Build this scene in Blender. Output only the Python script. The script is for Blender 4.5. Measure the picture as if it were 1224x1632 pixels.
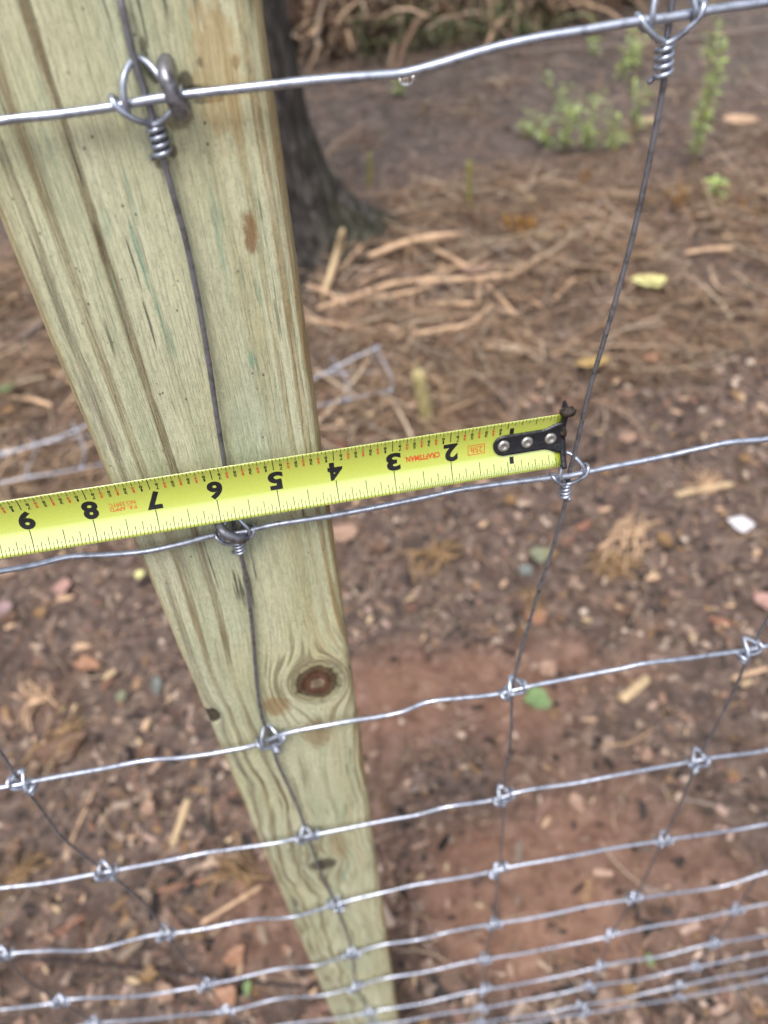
import bpy, bmesh, math, random
import numpy as np
from mathutils import Vector, Matrix
random.seed(7); rng = np.random.default_rng(7)
scene = bpy.context.scene
for o in list(bpy.data.objects): bpy.data.objects.remove(o)
COL = scene.collection
# ------------------------------------------------------------------ camera
CAM = np.array([0.06711137, -0.23311847, 1.40695225])
RM = np.array([[0.98580739, -0.14664279, -0.08172934],      # right
               [-0.16201394, -0.70343858, -0.69204454],     # down
               [0.04399177, 0.69546391, -0.71721313]])      # forward
FPX, UW, UH = 1233.276, 1224.0, 1632.0
cd = bpy.data.cameras.new('camera'); cam = bpy.data.objects.new('camera', cd); COL.objects.link(cam)
m = Matrix.Identity(4)
for i in range(3):
    m[i][0] = RM[0][i]; m[i][1] = -RM[1][i]; m[i][2] = -RM[2][i]; m[i][3] = CAM[i]
cam.matrix_world = m
cd.sensor_fit = 'VERTICAL'; cd.sensor_height = 36.0; cd.lens = FPX / UH * 36.0
cd.clip_start = 0.01; cd.clip_end = 600
cd.dof.use_dof = True; cd.dof.focus_distance = 0.290; cd.dof.aperture_fstop = 7.8
scene.camera = cam
# ------------------------------------------------------------------ sky, sun, exposure
SUN_EL, SUN_AZ = math.radians(64), math.radians(200)       # soft light from above and behind the camera
w = bpy.data.worlds.new('World'); scene.world = w; w.use_nodes = True
nt = w.node_tree
sky = nt.nodes.new('ShaderNodeTexSky'); sky.sky_type = 'NISHITA'; sky.sun_disc = False
sky.sun_elevation = SUN_EL; sky.sun_rotation = SUN_AZ; sky.dust_density = 4.0; sky.air_density = 1.0
hs = nt.nodes.new('ShaderNodeHueSaturation'); hs.inputs['Saturation'].default_value = 0.42
nt.links.new(sky.outputs[0], hs.inputs['Color']); nt.links.new(hs.outputs[0], nt.nodes['Background'].inputs[0])
nt.nodes['Background'].inputs[1].default_value = 0.13
sl = bpy.data.lights.new('sun', 'SUN'); sl.energy = 1.5; sl.angle = math.radians(22); sl.color = (1.0, 0.97, 0.93)
so = bpy.data.objects.new('sun', sl); COL.objects.link(so)
sd = Vector((math.sin(SUN_AZ) * math.cos(SUN_EL), math.cos(SUN_AZ) * math.cos(SUN_EL), math.sin(SUN_EL)))
so.rotation_euler = (-sd).to_track_quat('-Z', 'Y').to_euler()
scene.view_settings.view_transform = 'Standard'; scene.view_settings.look = 'None'
scene.view_settings.exposure = 0.84; scene.view_settings.gamma = 1.0
scene.view_settings.use_curve_mapping = False

# ------------------------------------------------------------------ pixel -> place
def ray(u, v): return np.array([(u - 612) / FPX, (v - 816) / FPX, 1.0]) @ RM
def on_y(u, v, Y=0.0):
    d = ray(u, v); return CAM + d * (Y - CAM[1]) / d[1]
def on_z(u, v, Z=0.0):
    d = ray(u, v); return CAM + d * (Z - CAM[2]) / d[2]

# ------------------------------------------------------------------ noise (numpy)
_perm = rng.random((256, 256))
def vnoise(x, y):
    x = np.asarray(x, float); y = np.asarray(y, float)
    xi = np.floor(x).astype(int); yi = np.floor(y).astype(int); fx = x - xi; fy = y - yi
    fx = fx * fx * (3 - 2 * fx); fy = fy * fy * (3 - 2 * fy)
    g = lambda a, b: _perm[a & 255, b & 255]
    return (g(xi, yi) * (1 - fx) + g(xi + 1, yi) * fx) * (1 - fy) + (g(xi, yi + 1) * (1 - fx) + g(xi + 1, yi + 1) * fx) * fy
def ground_h(x, y):
    x = np.asarray(x, float); y = np.asarray(y, float)
    h = 0.030 * (vnoise(x * 1.7 + 3, y * 1.7 + 9) - .5) + 0.022 * (vnoise(x * 6 + 31, y * 6 + 2) - .5)
    h = h + 0.013 * (vnoise(x * 17 + 11, y * 17 + 70) - .5) + 0.009 * (vnoise(x * 41 + 5, y * 41 + 33) - .5)
    far = np.clip((y - 4.4) / 2.0, 0, 1)
    return h - 0.005 + far * far * 0.10
def gpos(u, v, lift=0.0):
    p = on_z(u, v, 0)
    for _ in range(3): p = on_z(u, v, float(ground_h(p[0], p[1])) + lift)
    return Vector(p)

# ------------------------------------------------------------------ node helper
class NB:
    def __init__(s, name):
        s.mat = bpy.data.materials.new(name); s.mat.use_nodes = True; s.nt = s.mat.node_tree
        s.b = s.nt.nodes['Principled BSDF']
    def n(s, t, **kw):
        x = s.nt.nodes.new(t)
        for k, v in kw.items(): setattr(x, k, v)
        return x
    def put(s, v, sock):
        if hasattr(v, 'is_output'): s.nt.links.new(v, sock)
        else:
            if hasattr(sock.default_value, '__len__') and not hasattr(v, '__len__'): v = (v,) * len(sock.default_value)
            if hasattr(sock.default_value, '__len__') and len(v) == 3 and len(sock.default_value) == 4: v = (*v, 1)
            sock.default_value = v
    def math(s, op, a, b=0.0, c=0.0, clamp=False):
        x = s.n('ShaderNodeMath', operation=op, use_clamp=clamp)
        for i, q in enumerate((a, b, c)): s.put(q, x.inputs[i])
        return x.outputs[0]
    def add(s, a, b): return s.math('ADD', a, b)
    def sub(s, a, b): return s.math('SUBTRACT', a, b)
    def mul(s, a, b): return s.math('MULTIPLY', a, b)
    def div(s, a, b): return s.math('DIVIDE', a, b)
    def obj(s): return s.n('ShaderNodeTexCoord').outputs['Object']
    def pos(s): return s.n('ShaderNodeNewGeometry').outputs['Position']
    def attr(s, name, f=False):
        a = s.n('ShaderNodeAttribute', attribute_name=name); return a.outputs['Fac' if f else 'Color']
    def sep(s, v):
        x = s.n('ShaderNodeSeparateXYZ'); s.put(v, x.inputs[0]); return x.outputs
    def comb(s, x, y, z):
        c = s.n('ShaderNodeCombineXYZ')
        for i, q in enumerate((x, y, z)): s.put(q, c.inputs[i])
        return c.outputs[0]
    def scale(s, v, k):
        x = s.n('ShaderNodeVectorMath', operation='MULTIPLY'); s.put(v, x.inputs[0]); s.put(k, x.inputs[1]); return x.outputs[0]
    def noise(s, v, scale=5., detail=2., rough=.5, dist=0.):
        x = s.n('ShaderNodeTexNoise'); s.put(v, x.inputs['Vector'])
        x.inputs['Scale'].default_value = scale; x.inputs['Detail'].default_value = detail
        x.inputs['Roughness'].default_value = rough; x.inputs['Distortion'].default_value = dist
        return x.outputs['Fac']
    def voro(s, v, scale, out='Distance'):
        x = s.n('ShaderNodeTexVoronoi'); s.put(v, x.inputs['Vector']); x.inputs['Scale'].default_value = scale
        return x.outputs[out]
    def rng(s, v, a, b, lo=0., hi=1.):
        x = s.n('ShaderNodeMapRange'); x.clamp = True; x.interpolation_type = 'SMOOTHSTEP'
        s.put(v, x.inputs[0])
        for i, q in enumerate((a, b, lo, hi)): x.inputs[i + 1].default_value = q
        return x.outputs[0]
    def ramp(s, v, stops, interp='LINEAR'):
        x = s.n('ShaderNodeValToRGB'); s.put(v, x.inputs[0]); r = x.color_ramp; r.interpolation = interp
        while len(r.elements) > 1: r.elements.remove(r.elements[-1])
        r.elements[0].position = stops[0][0]; r.elements[0].color = (*stops[0][1], 1)
        for p, c in stops[1:]:
            e = r.elements.new(p); e.color = (*c, 1)
        return x.outputs[0]
    def mix(s, f, a, b, mode='MIX'):
        x = s.n('ShaderNodeMix', data_type='RGBA', blend_type=mode); s.put(f, x.inputs[0])
        s.put(a, x.inputs[6]); s.put(b, x.inputs[7]); return x.outputs[2]
    def bump(s, h, strength=.3, dist=.002, normal=None):
        x = s.n('ShaderNodeBump'); x.inputs['Strength'].default_value = strength; x.inputs['Distance'].default_value = dist
        s.put(h, x.inputs['Height'])
        if normal is not None: s.put(normal, x.inputs['Normal'])
        return x.outputs[0]
    def out(s, color=None, rough=None, metal=None, normal=None, spec=None, **kw):
        for k, v in (('Base Color', color), ('Roughness', rough), ('Metallic', metal), ('Normal', normal), ('Specular IOR Level', spec)):
            if v is not None: s.put(v, s.b.inputs[k])
        for k, v in kw.items(): s.put(v, s.b.inputs[k])
        return s.mat
def sr(r, g, b):
    f = lambda c: (c / 255 / 12.92) if c / 255 <= .04045 else ((c / 255 + .055) / 1.055) ** 2.4
    return (f(r), f(g), f(b))

# ------------------------------------------------------------------ mesh helpers
def mesh_obj(name, V, F, mat, parent=None, smooth=True, cols=None):
    me = bpy.data.meshes.new(name)
    me.from_pydata([tuple(map(float, v)) for v in V], [], F if isinstance(F, list) else F.tolist())
    if smooth: me.polygons.foreach_set('use_smooth', [True] * len(me.polygons))
    if cols is not None:
        a = me.color_attributes.new('Col', 'FLOAT_COLOR', 'POINT')
        c = np.ones((len(V), 4)); c[:, :3] = cols; a.data.foreach_set('color', c.ravel())
    me.materials.append(mat); me.update()
    o = bpy.data.objects.new(name, me); COL.objects.link(o)
    if parent: o.parent = parent
    return o
def empty(name, loc=(0, 0, 0)):
    o = bpy.data.objects.new(name, None); COL.objects.link(o); o.location = loc; o.empty_display_size = .05
    return o
def tag(o, label=None, cat=None, group=None, kind=None):
    if label: o['label'] = label
    if cat: o['category'] = cat
    if group: o['group'] = group
    if kind: o['kind'] = kind
    return o
def catmull(P, per=6):
    P = [np.array(p, float) for p in P]; n = len(P); out = []
    for i in range(n - 1):
        a = P[i - 1] if i else 2 * P[0] - P[1]; b = P[i]; c = P[i + 1]; d = P[i + 2] if i + 2 < n else 2 * P[-1] - P[-2]
        # centripetal-ish tangents
        lb = np.linalg.norm(c - b) + 1e-9; la = np.linalg.norm(b - a) + 1e-9; lc = np.linalg.norm(d - c) + 1e-9
        t1 = ((b - a) / la * lb + (c - b)) * .5; t2 = ((c - b) + (d - c) / lc * lb) * .5
        for k in range(per):
            t = k / per
            out.append((2*t**3 - 3*t*t + 1) * b + (t**3 - 2*t*t + t) * t1 + (-2*t**3 + 3*t*t) * c + (t**3 - t*t) * t2)
    out.append(P[-1]); return np.array(out)
def tube(P, rad, sides=8, cap=True):
    P = np.asarray(P, float); n = len(P)
    R = np.full(n, rad) if np.isscalar(rad) else np.asarray(rad, float)
    T = np.gradient(P, axis=0); T /= np.linalg.norm(T, axis=1)[:, None] + 1e-12
    u = np.cross(T[0], [0, 1, 0.3]); u /= np.linalg.norm(u) + 1e-12
    V = []; F = []
    for i in range(n):
        u = u - T[i] * (u @ T[i]); u /= np.linalg.norm(u) + 1e-12; v = np.cross(T[i], u)
        for k in range(sides):
            a = 2 * math.pi * k / sides
            V.append(P[i] + R[i] * (u * math.cos(a) + v * math.sin(a)))
    for i in range(n - 1):
        for k in range(sides):
            k2 = (k + 1) % sides
            F.append((i * sides + k, i * sides + k2, (i + 1) * sides + k2, (i + 1) * sides + k))
    if cap:
        F.append(tuple(range(sides))[::-1]); F.append(tuple((n - 1) * sides + k for k in range(sides)))
    return V, F
def join(parts):
    V = []; F = []
    for v, f in parts:
        o = len(V); V.extend(v); F.extend([tuple(i + o for i in q) for q in f])
    return V, F
def lathe(prof, seg=20):
    V = []; F = []; n = len(prof)
    for k in range(seg):
        a = 2 * math.pi * k / seg
        for r, z in prof: V.append((r * math.cos(a), r * math.sin(a), z))
    for k in range(seg):
        k2 = (k + 1) % seg
        for i in range(n - 1): F.append((k * n + i, k2 * n + i, k2 * n + i + 1, k * n + i + 1))
    return V, F

# ================================================================== MATERIALS
def mat_wire(name, base, rough, metal, dark):
    n = NB(name); p = n.pos()
    a = n.noise(p, 260, 3, .6); b = n.noise(p, 45, 2)
    c = n.mix(n.rng(a, .42, .72), base, dark); c = n.mix(n.mul(n.rng(b, .5, .8), .5), c, dark)
    return n.out(c, n.rng(b, .3, .7, rough - .08, rough + .12), metal, n.bump(a, .12, .0004))
M_line = mat_wire('galvanised_wire', (.46, .50, .60), .32, .78, (.25, .27, .325))
M_stay = mat_wire('dull_stay_wire', (.27, .27, .30), .46, .75, (.13, .125, .13))
M_knot = mat_wire('galvanised_knot_wire', (.44, .48, .575), .31, .80, (.23, .25, .30))
M_staple = mat_wire('staple_steel', (.30, .30, .34), .42, .85, (.09, .085, .09))
def mat_plain(name, c, rough=.7, var=.35, scale=60, spec=.3, bump=.3):
    n = NB(name); p = n.obj(); a = n.noise(p, scale, 3, .6)
    d = tuple(q * (1 - var) for q in c); l = tuple(min(1, q * (1 + var * .6)) for q in c)
    return n.out(n.ramp(a, [(.3, d), (.5, c), (.72, l)]), rough, 0, n.bump(a, bump, .002), spec)
def mat_vcol(name, rough=.7, spec=.3, scale=90, var=.5, trans=0):
    n = NB(name); c = n.attr('Col'); a = n.noise(n.pos(), scale, 3, .6)
    c = n.mix(n.mul(n.rng(a, .35, .75), var), c, (.03, .022, .018), 'MIX')
    m_ = n.out(c, rough, 0, None, spec)
    return m_

# ------------------------------------------------------------------ THE GROUND
def graded(lo, hi, step, outer):
    a = list(np.arange(lo, hi + 1e-6, step)); s = step; x = a[-1]
    r = []
    while x < outer: s *= 1.35; x += s; r.append(x)
    s = step; x = a[0]; l = []
    while x > -outer: s *= 1.35; x -= s; l.append(x)
    return np.array(l[::-1] + a + r)
gx = graded(-1.7, 2.6, .02, 160); gy = graded(-.5, 5.4, .02, 160)
X, Y = np.meshgrid(gx, gy); Z = ground_h(X, Y)
Z = np.where((np.abs(X) > 8) | (np.abs(Y) > 12), Z * .5 + .05, Z)
nx, ny = len(gx), len(gy)
idx = np.arange(nx * ny).reshape(ny, nx)
F = np.stack([idx[:-1, :-1], idx[:-1, 1:], idx[1:, 1:], idx[1:, :-1]], -1).reshape(-1, 4)
def bump2(x, y, cx, cy, rx, ry): return np.exp(-(((x - cx) / rx) ** 2 + ((y - cy) / ry) ** 2))
def zones(x, y):
    wob = vnoise(x * 5 + 8, y * 5 + 4) - .5; wob2 = vnoise(x * 14 + 8, y * 14 + 4) - .5
    clay = 1.3 * bump2(x, y, .30, .17, .30, .20) + 1.1 * bump2(x, y, .20, .60, .34, .14) + .8 * bump2(x, y, -.16, .80, .13, .25) + .55 * bump2(x, y, -.1, .2, .25, .12)
    clay = np.clip((clay + 1.1 * wob + .6 * wob2 - .26) * 1.15, 0, .9)
    straw = np.clip(1.15 - np.abs(y - 2.05 - .15 * x) / .85, 0, 1) * np.clip(1.1 - np.clip(x - .8, 0, 9) * .7, .3, 1) + .9 * (x < -.3) * np.clip((y - 1.25) * 2, 0, 1) * np.clip((3.4 - y), 0, 1)
    straw = np.clip(straw * 1.3 + wob * .9, 0, 1)
    wet = np.clip((y - 2.7 - .1 * x) * 1.6 + wob, 0, 1)
    return clay, straw, wet
cl, st, we = zones(X, Y)
def mat_ground():
    n = NB('muddy_ground'); p = n.pos(); z = n.sep(n.attr('Col'))
    a = n.noise(p, 9, 5, .62); b = n.noise(p, 30, 6, .70, .5); c = n.noise(p, 150, 4, .6)
    base = n.ramp(b, [(.32, (.022, .016, .014)), (.44, (.085, .058, .047)), (.56, (.175, .122, .098)), (.70, (.31, .235, .195))])
    base = n.mix(n.mul(n.rng(a, .4, .66), .6), base, (.130, .088, .072))
    clay = n.ramp(n.add(n.mul(b, .75), n.mul(n.noise(p, 14, 3), .25)), [(.28, (.140, .070, .044)), (.5, (.275, .148, .100)), (.72, (.37, .225, .165))])
    col = n.mix(z[0], base, clay)
    thatch = n.ramp(b, [(.36, (.020, .014, .011)), (.5, (.105, .072, .053)), (.66, (.26, .19, .145))])
    col = n.mix(n.mul(z[1], .85), col, thatch)
    wet = n.ramp(n.add(n.mul(b, .5), n.mul(a, .5)), [(.38, (.062, .046, .038)), (.5, (.135, .101, .084)), (.62, (.225, .172, .145))])
    col = n.mix(z[2], col, wet)
    v = n.voro(p, 120); spk = n.rng(v, .10, .22, 1, 0); sel = n.rng(n.noise(p, 26, 2), .52, .66)
    col = n.mix(n.mul(n.mul(spk, sel), .55), col, (.34, .25, .19))
    dk = n.rng(n.noise(n.scale(p, (1.2, 1, 1)), 70, 3, .6), .60, .72)
    col = n.mix(n.mul(dk, .7), col, (.030, .022, .020))
    h = n.add(n.mul(b, .7), n.mul(c, .3))
    return n.out(col, n.rng(a, .35, .65, .50, .85), 0, n.bump(h, 1.0, .022), .35)
M_ground = mat_ground()
g = mesh_obj('ground', np.stack([X.ravel(), Y.ravel(), Z.ravel()], 1), F, M_ground, cols=np.stack([cl.ravel(), st.ravel(), we.ravel()], 1))
tag(g, kind='structure')

# ================================================================== THE POST
POSTY = 0.0050
Z_A, Z_B = 1.308, 0.36
cA, wA, cB, wB = 0.0209, 0.0872, -0.0128, 0.0822
def post_c(z): t = (Z_A - z) / (Z_A - Z_B); return cA + (cB - cA) * t, wA + (wB - wA) * max(min(t, 1), -.1)
def post_mesh():
    zs = np.concatenate([np.linspace(-.35, .1, 8)[:-1], np.linspace(.1, 1.42, 240)])
    prof = []                                   # closed loop in (unit x -.5..5, y depth 0..1) with rounded corners
    rc = 0.0045; D = .089
    def corner(cx, cy, a0):
        return [(cx + rc * math.cos(a), cy + rc * math.sin(a)) for a in np.linspace(a0, a0 + math.pi / 2, 6)]
    hw = .0435
    prof += [(x, 0) for x in np.linspace(-hw + rc, hw - rc, 26)][1:-1]
    prof += corner(hw - rc, rc, -math.pi / 2) + corner(hw - rc, D - rc, 0) + corner(-hw + rc, D - rc, math.pi / 2) + corner(-hw + rc, rc, math.pi)
    V = []; n = len(prof)
    for z in zs:
        c, w_ = post_c(z)
        for (x, y) in prof:
            e = 0.0
            if y < .006:      # weathered, slightly uneven front face and arris
                e = .0007 * (float(vnoise(x * 160 + 50, z * 9 + 3)) - .5) + .0009 * (float(vnoise(x * 30, z * 22 + 9)) - .5)
            edge = max(0, abs(x) - .036) / .0075
            ch = .0011 * edge * (float(vnoise(z * 60 + 7 * (x > 0), 4.5)) - .45)
            V.append((c + x * w_ / .087 - math.copysign(ch, x), POSTY + .0002 + y + e, z))
    m_ = len(zs); F = []
    for i in range(m_ - 1):
        for k in range(n):
            k2 = (k + 1) % n; F.append((i * n + k, i * n + k2, (i + 1) * n + k2, (i + 1) * n + k))
    F.append(tuple((m_ - 1) * n + k for k in range(n))); F.append(tuple(range(n))[::-1])
    return V, F
def lx(u, v):
    p = on_y(u, v, POSTY); c, w_ = post_c(p[2]); return (p[0] - c) * .087 / w_, p[2]
def mat_post():
    n = NB('treated_pine'); P = n.sep(n.pos()); z = P[2]
    t = n.div(n.sub(Z_A, z), Z_A - Z_B)
    c = n.add(cA, n.mul(t, cB - cA)); w_ = n.add(wA, n.mul(t, wB - wA))
    x = n.div(n.mul(n.sub(P[0], c), .087), w_)                       # across the face, -.0435 .. .0435
    y = n.sub(P[1], POSTY)
    k1 = lx(505, 1088); k2 = lx(515, 1378); k3 = lx(335, 1143)
    psi = x
    info = []
    for (kx, kz), a, sz in ((k1, .0165, .72), (k2, .0110, .55), (k3, .0060, .8)):
        dx = n.sub(x, kx); dz = n.mul(n.sub(z, kz), sz)
        r2 = n.add(n.add(n.mul(dx, dx), n.mul(dz, dz)), 1.2e-5)
        psi = n.sub(psi, n.div(n.mul(dx, a * a), r2)); info.append((dx, dz, n.math('SQRT', r2)))
    low = n.rng(z, .78, 1.12, 1, 0)
    q = n.comb(x, n.mul(y, .6), n.mul(z, .07))
    wob = n.sub(n.noise(n.comb(n.mul(x, .5), y, n.mul(z, .10)), 60, 2), .5)
    wob2 = n.sub(n.noise(n.comb(n.mul(x, .6), y, n.mul(z, .35)), 38, 2), .5)
    u = n.add(psi, n.add(n.mul(wob, .006), n.mul(n.mul(wob2, .022), low)))
    # streaks of late wood at their places across the face
    pale = (.520, .525, .350); pale2 = (.600, .585, .415)
    base = n.ramp(n.noise(n.comb(x, y, n.mul(z, .12)), 70, 3, .55), [(.3, (.400, .425, .275)), (.5, pale), (.7, pale2)])
    base = n.mix(n.mul(n.rng(n.noise(n.comb(x, y, n.mul(z, .5)), 16, 2), .45, .68), .5), base, (.560, .520, .300))
    base = n.mix(n.mul(n.rng(n.noise(n.comb(x, y, n.mul(z, .3)), 24, 2), .52, .70), .55), base, (.395, .455, .335))
    xs = [lx(a_, 478)[0] for a_ in (48, 62, 96, 133, 193, 250, 300, 345, 395, 425, 452, 474)]
    wid = [.0010, .0007, .0017, .0017, .0017, .0007, .0006, .0006, .0035, .0012, .0014, .0016]
    dep = [.7, .6, .75, .9, .95, .25, .2, .25, .38, .5, .8, .9]
    hue = [(.22, .19, .13), (.24, .15, .06), (.24, .20, .125), (.27, .205, .11), (.21, .155, .085), (.26, .25, .15), (.26, .27, .18), (.3, .28, .17), (.40, .30, .14), (.33, .235, .10), (.26, .165, .06), (.30, .165, .055)]
    col = base; bands = None
    fib = n.rng(n.noise(n.comb(u, y, n.mul(z, .03)), 800, 3, .65), .38, .62)
    mod = n.rng(n.noise(n.comb(n.mul(x, 3), y, n.mul(z, .35)), 45, 3), .28, .62)
    for xi, wi, di, hi in zip(xs, wid, dep, hue):
        d_ = n.math('ABSOLUTE', n.sub(u, xi))
        b_ = n.mul(n.rng(d_, wi * .55, wi * 1.25, 1, 0), di)
        bm = n.mul(b_, n.add(.45, n.mul(mod, .55))); bm = n.mul(bm, n.add(.62, n.mul(fib, .5)))
        col = n.mix(bm, col, hi); bands = bm if bands is None else n.math('MAXIMUM', bands, bm)
    # wavy late wood lines lower down
    wv = n.noise(n.comb(n.mul(u, 1), .3, n.mul(z, .05)), 330, 1.5, .5)
    wv = n.mul(n.rng(wv, .56, .66), n.mul(low, n.rng(u, .030, -.002, 0.35, .95)))
    col = n.mix(wv, col, (.22, .165, .095)); bands = n.math('MAXIMUM', bands, wv)
    near = n.math('MAXIMUM', n.rng(info[0][2], .046, .022), n.rng(info[1][2], .045, .014))
    wn = n.mul(n.rng(n.noise(n.comb(u, .6, n.mul(z, .04)), 420, 1.5, .5), .52, .60), n.mul(near, .8)); col = n.mix(wn, col, (.215, .17, .095)); bands = n.math('MAXIMUM', bands, wn)
    wv2 = n.noise(n.comb(u, .9, n.mul(z, .03)), 520, 2, .6)
    col = n.mix(n.mul(n.rng(wv2, .57, .72), .32), col, (.27, .24, .15))
    # teal preservative streaks, dark checks, specks, brown stains
    tl = n.noise(n.comb(u, .2, n.mul(z, .035)), 300, 2, .6); tm = n.rng(n.noise(n.comb(x, .7, n.mul(z, .35)), 26, 2), .52, .62)
    col = n.mix(n.mul(n.mul(n.rng(tl, .60, .68), tm), .8), col, (.095, .225, .165))
    ck = n.noise(n.comb(u, .5, n.mul(z, .028)), 430, 2, .55); cm = n.rng(n.noise(n.comb(x, .3, n.mul(z, .5)), 40, 2), .53, .62)
    ckm = n.mul(n.rng(ck, .61, .67), cm); col = n.mix(n.mul(ckm, .75), col, (.045, .045, .03))
    sp = n.voro(n.comb(x, y, n.mul(z, .8)), 260); spm = n.mul(n.rng(sp, .06, .16, 1, 0), n.rng(n.noise(n.comb(x, y, z), 60, 2), .50, .58))
    col = n.mix(n.mul(spm, .85), col, (.07, .055, .04))
    fine = n.noise(n.comb(x, y, n.mul(z, .25)), 900, 2, .6)
    col = n.mix(n.mul(n.rng(fine, .42, .66), .26), col, (.17, .17, .115))
    grit = n.noise(n.comb(x, y, n.mul(z, .7)), 1500, 3, .7); col = n.mix(n.mul(n.rng(grit, .54, .68), .34), col, (.11, .11, .08)); col = n.mix(n.mul(n.rng(grit, .46, .34), .25), col, (.52, .53, .42))
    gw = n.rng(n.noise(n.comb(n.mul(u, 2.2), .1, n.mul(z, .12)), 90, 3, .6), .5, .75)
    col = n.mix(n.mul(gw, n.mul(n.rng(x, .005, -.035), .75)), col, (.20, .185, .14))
    col = n.mix(n.mul(n.rng(n.math('ABSOLUTE', x), .0385, .0432), .55), col, (.27, .19, .085))
    for (uu, vv, rx_, rz_, am) in ((222, 395, .0011, .011, .9), (232, 440, .0008, .008, .9), (205, 300, .0007, .010, .6), (352, 395, .0007, .010, .8), (340, 320, .0006, .007, .6), (400, 575, .0013, .004, .9), (408, 590, .0007, .010, .7), (175, 360, .0016, .006, .45), (80, 230, .0006, .012, .7), (70, 150, .0008, .008, .5), (300, 30, .0007, .008, .5), (260, 520, .0007, .014, .7), (410, 470, .0012, .006, .5), (350, 350, .0022, .005, .3), (250, 480, .0006, .010, .7), (275, 545, .0006, .008, .7), (385, 440, .0006, .008, .6), (430, 760, .0010, .01, .5), (190, 470, .0008, .012, .6)):
        sx, sz = lx(uu, vv); e = n.add(n.math('POWER', n.div(n.sub(u, sx), rx_), 2), n.math('POWER', n.div(n.sub(z, sz), rz_), 2))
        e = n.add(e, n.mul(n.sub(fib, .5), .9)); col = n.mix(n.mul(n.rng(e, .0, 1.3, 1, 0), am * .62), col, (.105, .245, .175))
    for (uu, vv, rx_, rz_, cc, am) in ((295, 130, .0022, .0030, (.05, .04, .03), .8), (245, 118, .0020, .0022, (.06, .05, .035), .7), (275, 240, .0018, .0022, (.09, .07, .045), .7), (330, 160, .006, .0012, (.05, .04, .03), .7), (318, 100, .001, .0016, (.06, .05, .04), .8), (375, 100, .0012, .0020, (.12, .07, .04), .7), (228, 70, .0012, .0018, (.06, .045, .03), .7), (258, 262, .0025, .0016, (.16, .14, .09), .6), (398, 372, .0024, .008, (.20, .095, .035), .8), (308, 146, .0060, .0017, (.035, .028, .02), .9), (285, 185, .004, .004, (.10, .075, .045), .6),
                                       (232, 100, .0016, .004, (.05, .04, .03), .6), (505, 1170, .010, .018, (.24, .15, .065), .6), (440, 1125, .009, .012, (.28, .17, .07), .7), (540, 1350, .010, .03, (.30, .21, .10), .5), (350, 120, .007, .02, (.42, .29, .13), .55)):
        sx, sz = lx(uu, vv); e = n.add(n.math('POWER', n.div(n.sub(x, sx), rx_), 2), n.math('POWER', n.div(n.sub(z, sz), rz_), 2))
        e = n.add(e, n.mul(n.sub(n.noise(n.comb(x, y, n.mul(z, .6)), 330, 3, .6), .5), 2.6))
        col = n.mix(n.mul(n.rng(e, .3, 1.2, 1, 0), am), col, cc)
    # knots: rings of dark red-brown heart wood with a pale pith
    (dx, dz, r) = info[0]
    ang = n.noise(n.comb(dx, dz, .3), 170, 3, .6)
    rr = n.add(n.add(r, n.mul(n.sub(ang, .5), .0060)), n.mul(n.sub(n.noise(n.comb(dx, dz, .9), 75, 2), .5), .0050))
    ring = n.ramp(n.div(rr, .020), [(0, (.40, .32, .22)), (.19, (.34, .26, .17)), (.25, (.13, .060, .034)), (.31, (.17, .08, .045)), (.38, (.085, .034, .020)), (.44, (.12, .075, .038)), (.52, (.13, .095, .05)), (.56, (.045, .035, .02)), (.60, (.24, .21, .12)), (.68, (.36, .32, .18)), (.76, (.13, .12, .08)), (.81, (.30, .28, .17)), (1, (.33, .32, .20))])
    crk = n.rng(n.noise(n.comb(n.mul(n.math('ARCTAN2', dz, dx), .02), .4, n.mul(r, .35)), 260, 2, .6), .56, .64); ring = n.mix(n.mul(crk, .65), ring, (.035, .025, .016))
    kf = n.mul(n.rng(rr, .0125, .0185, 1, 0), n.rng(rr, .0120, .0165, 1, .75)); col = n.mix(kf, col, ring)
    (dx, dz, r) = info[1]
    kd = n.rng(n.add(n.math('SQRT', n.add(n.mul(dx, dx), n.mul(n.mul(dz, dz), 3.2))), n.mul(n.sub(ang, .5), .006)), .0085, .0135, 1, 0)
    col = n.mix(n.mul(kd, .9), col, (.085, .075, .05))
    (dx, dz, r) = info[2]
    kd3 = n.rng(n.add(r, n.mul(n.sub(ang, .5), .006)), .0062, .0076, 1, 0); col = n.mix(n.mul(kd3, .92), col, (.035, .022, .014))
    h = n.sub(n.add(n.add(n.mul(fine, .35), n.mul(fib, .35)), n.mul(bands, .6)), n.add(n.mul(ckm, 1.8), n.add(n.mul(kd3, 2), n.mul(kf, .3))))
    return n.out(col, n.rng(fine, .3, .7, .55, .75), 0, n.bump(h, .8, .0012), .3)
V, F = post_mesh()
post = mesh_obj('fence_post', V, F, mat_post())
tag(post, 'pale green treated timber fence post with brown grain streaks and round knot', 'fence post')

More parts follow.
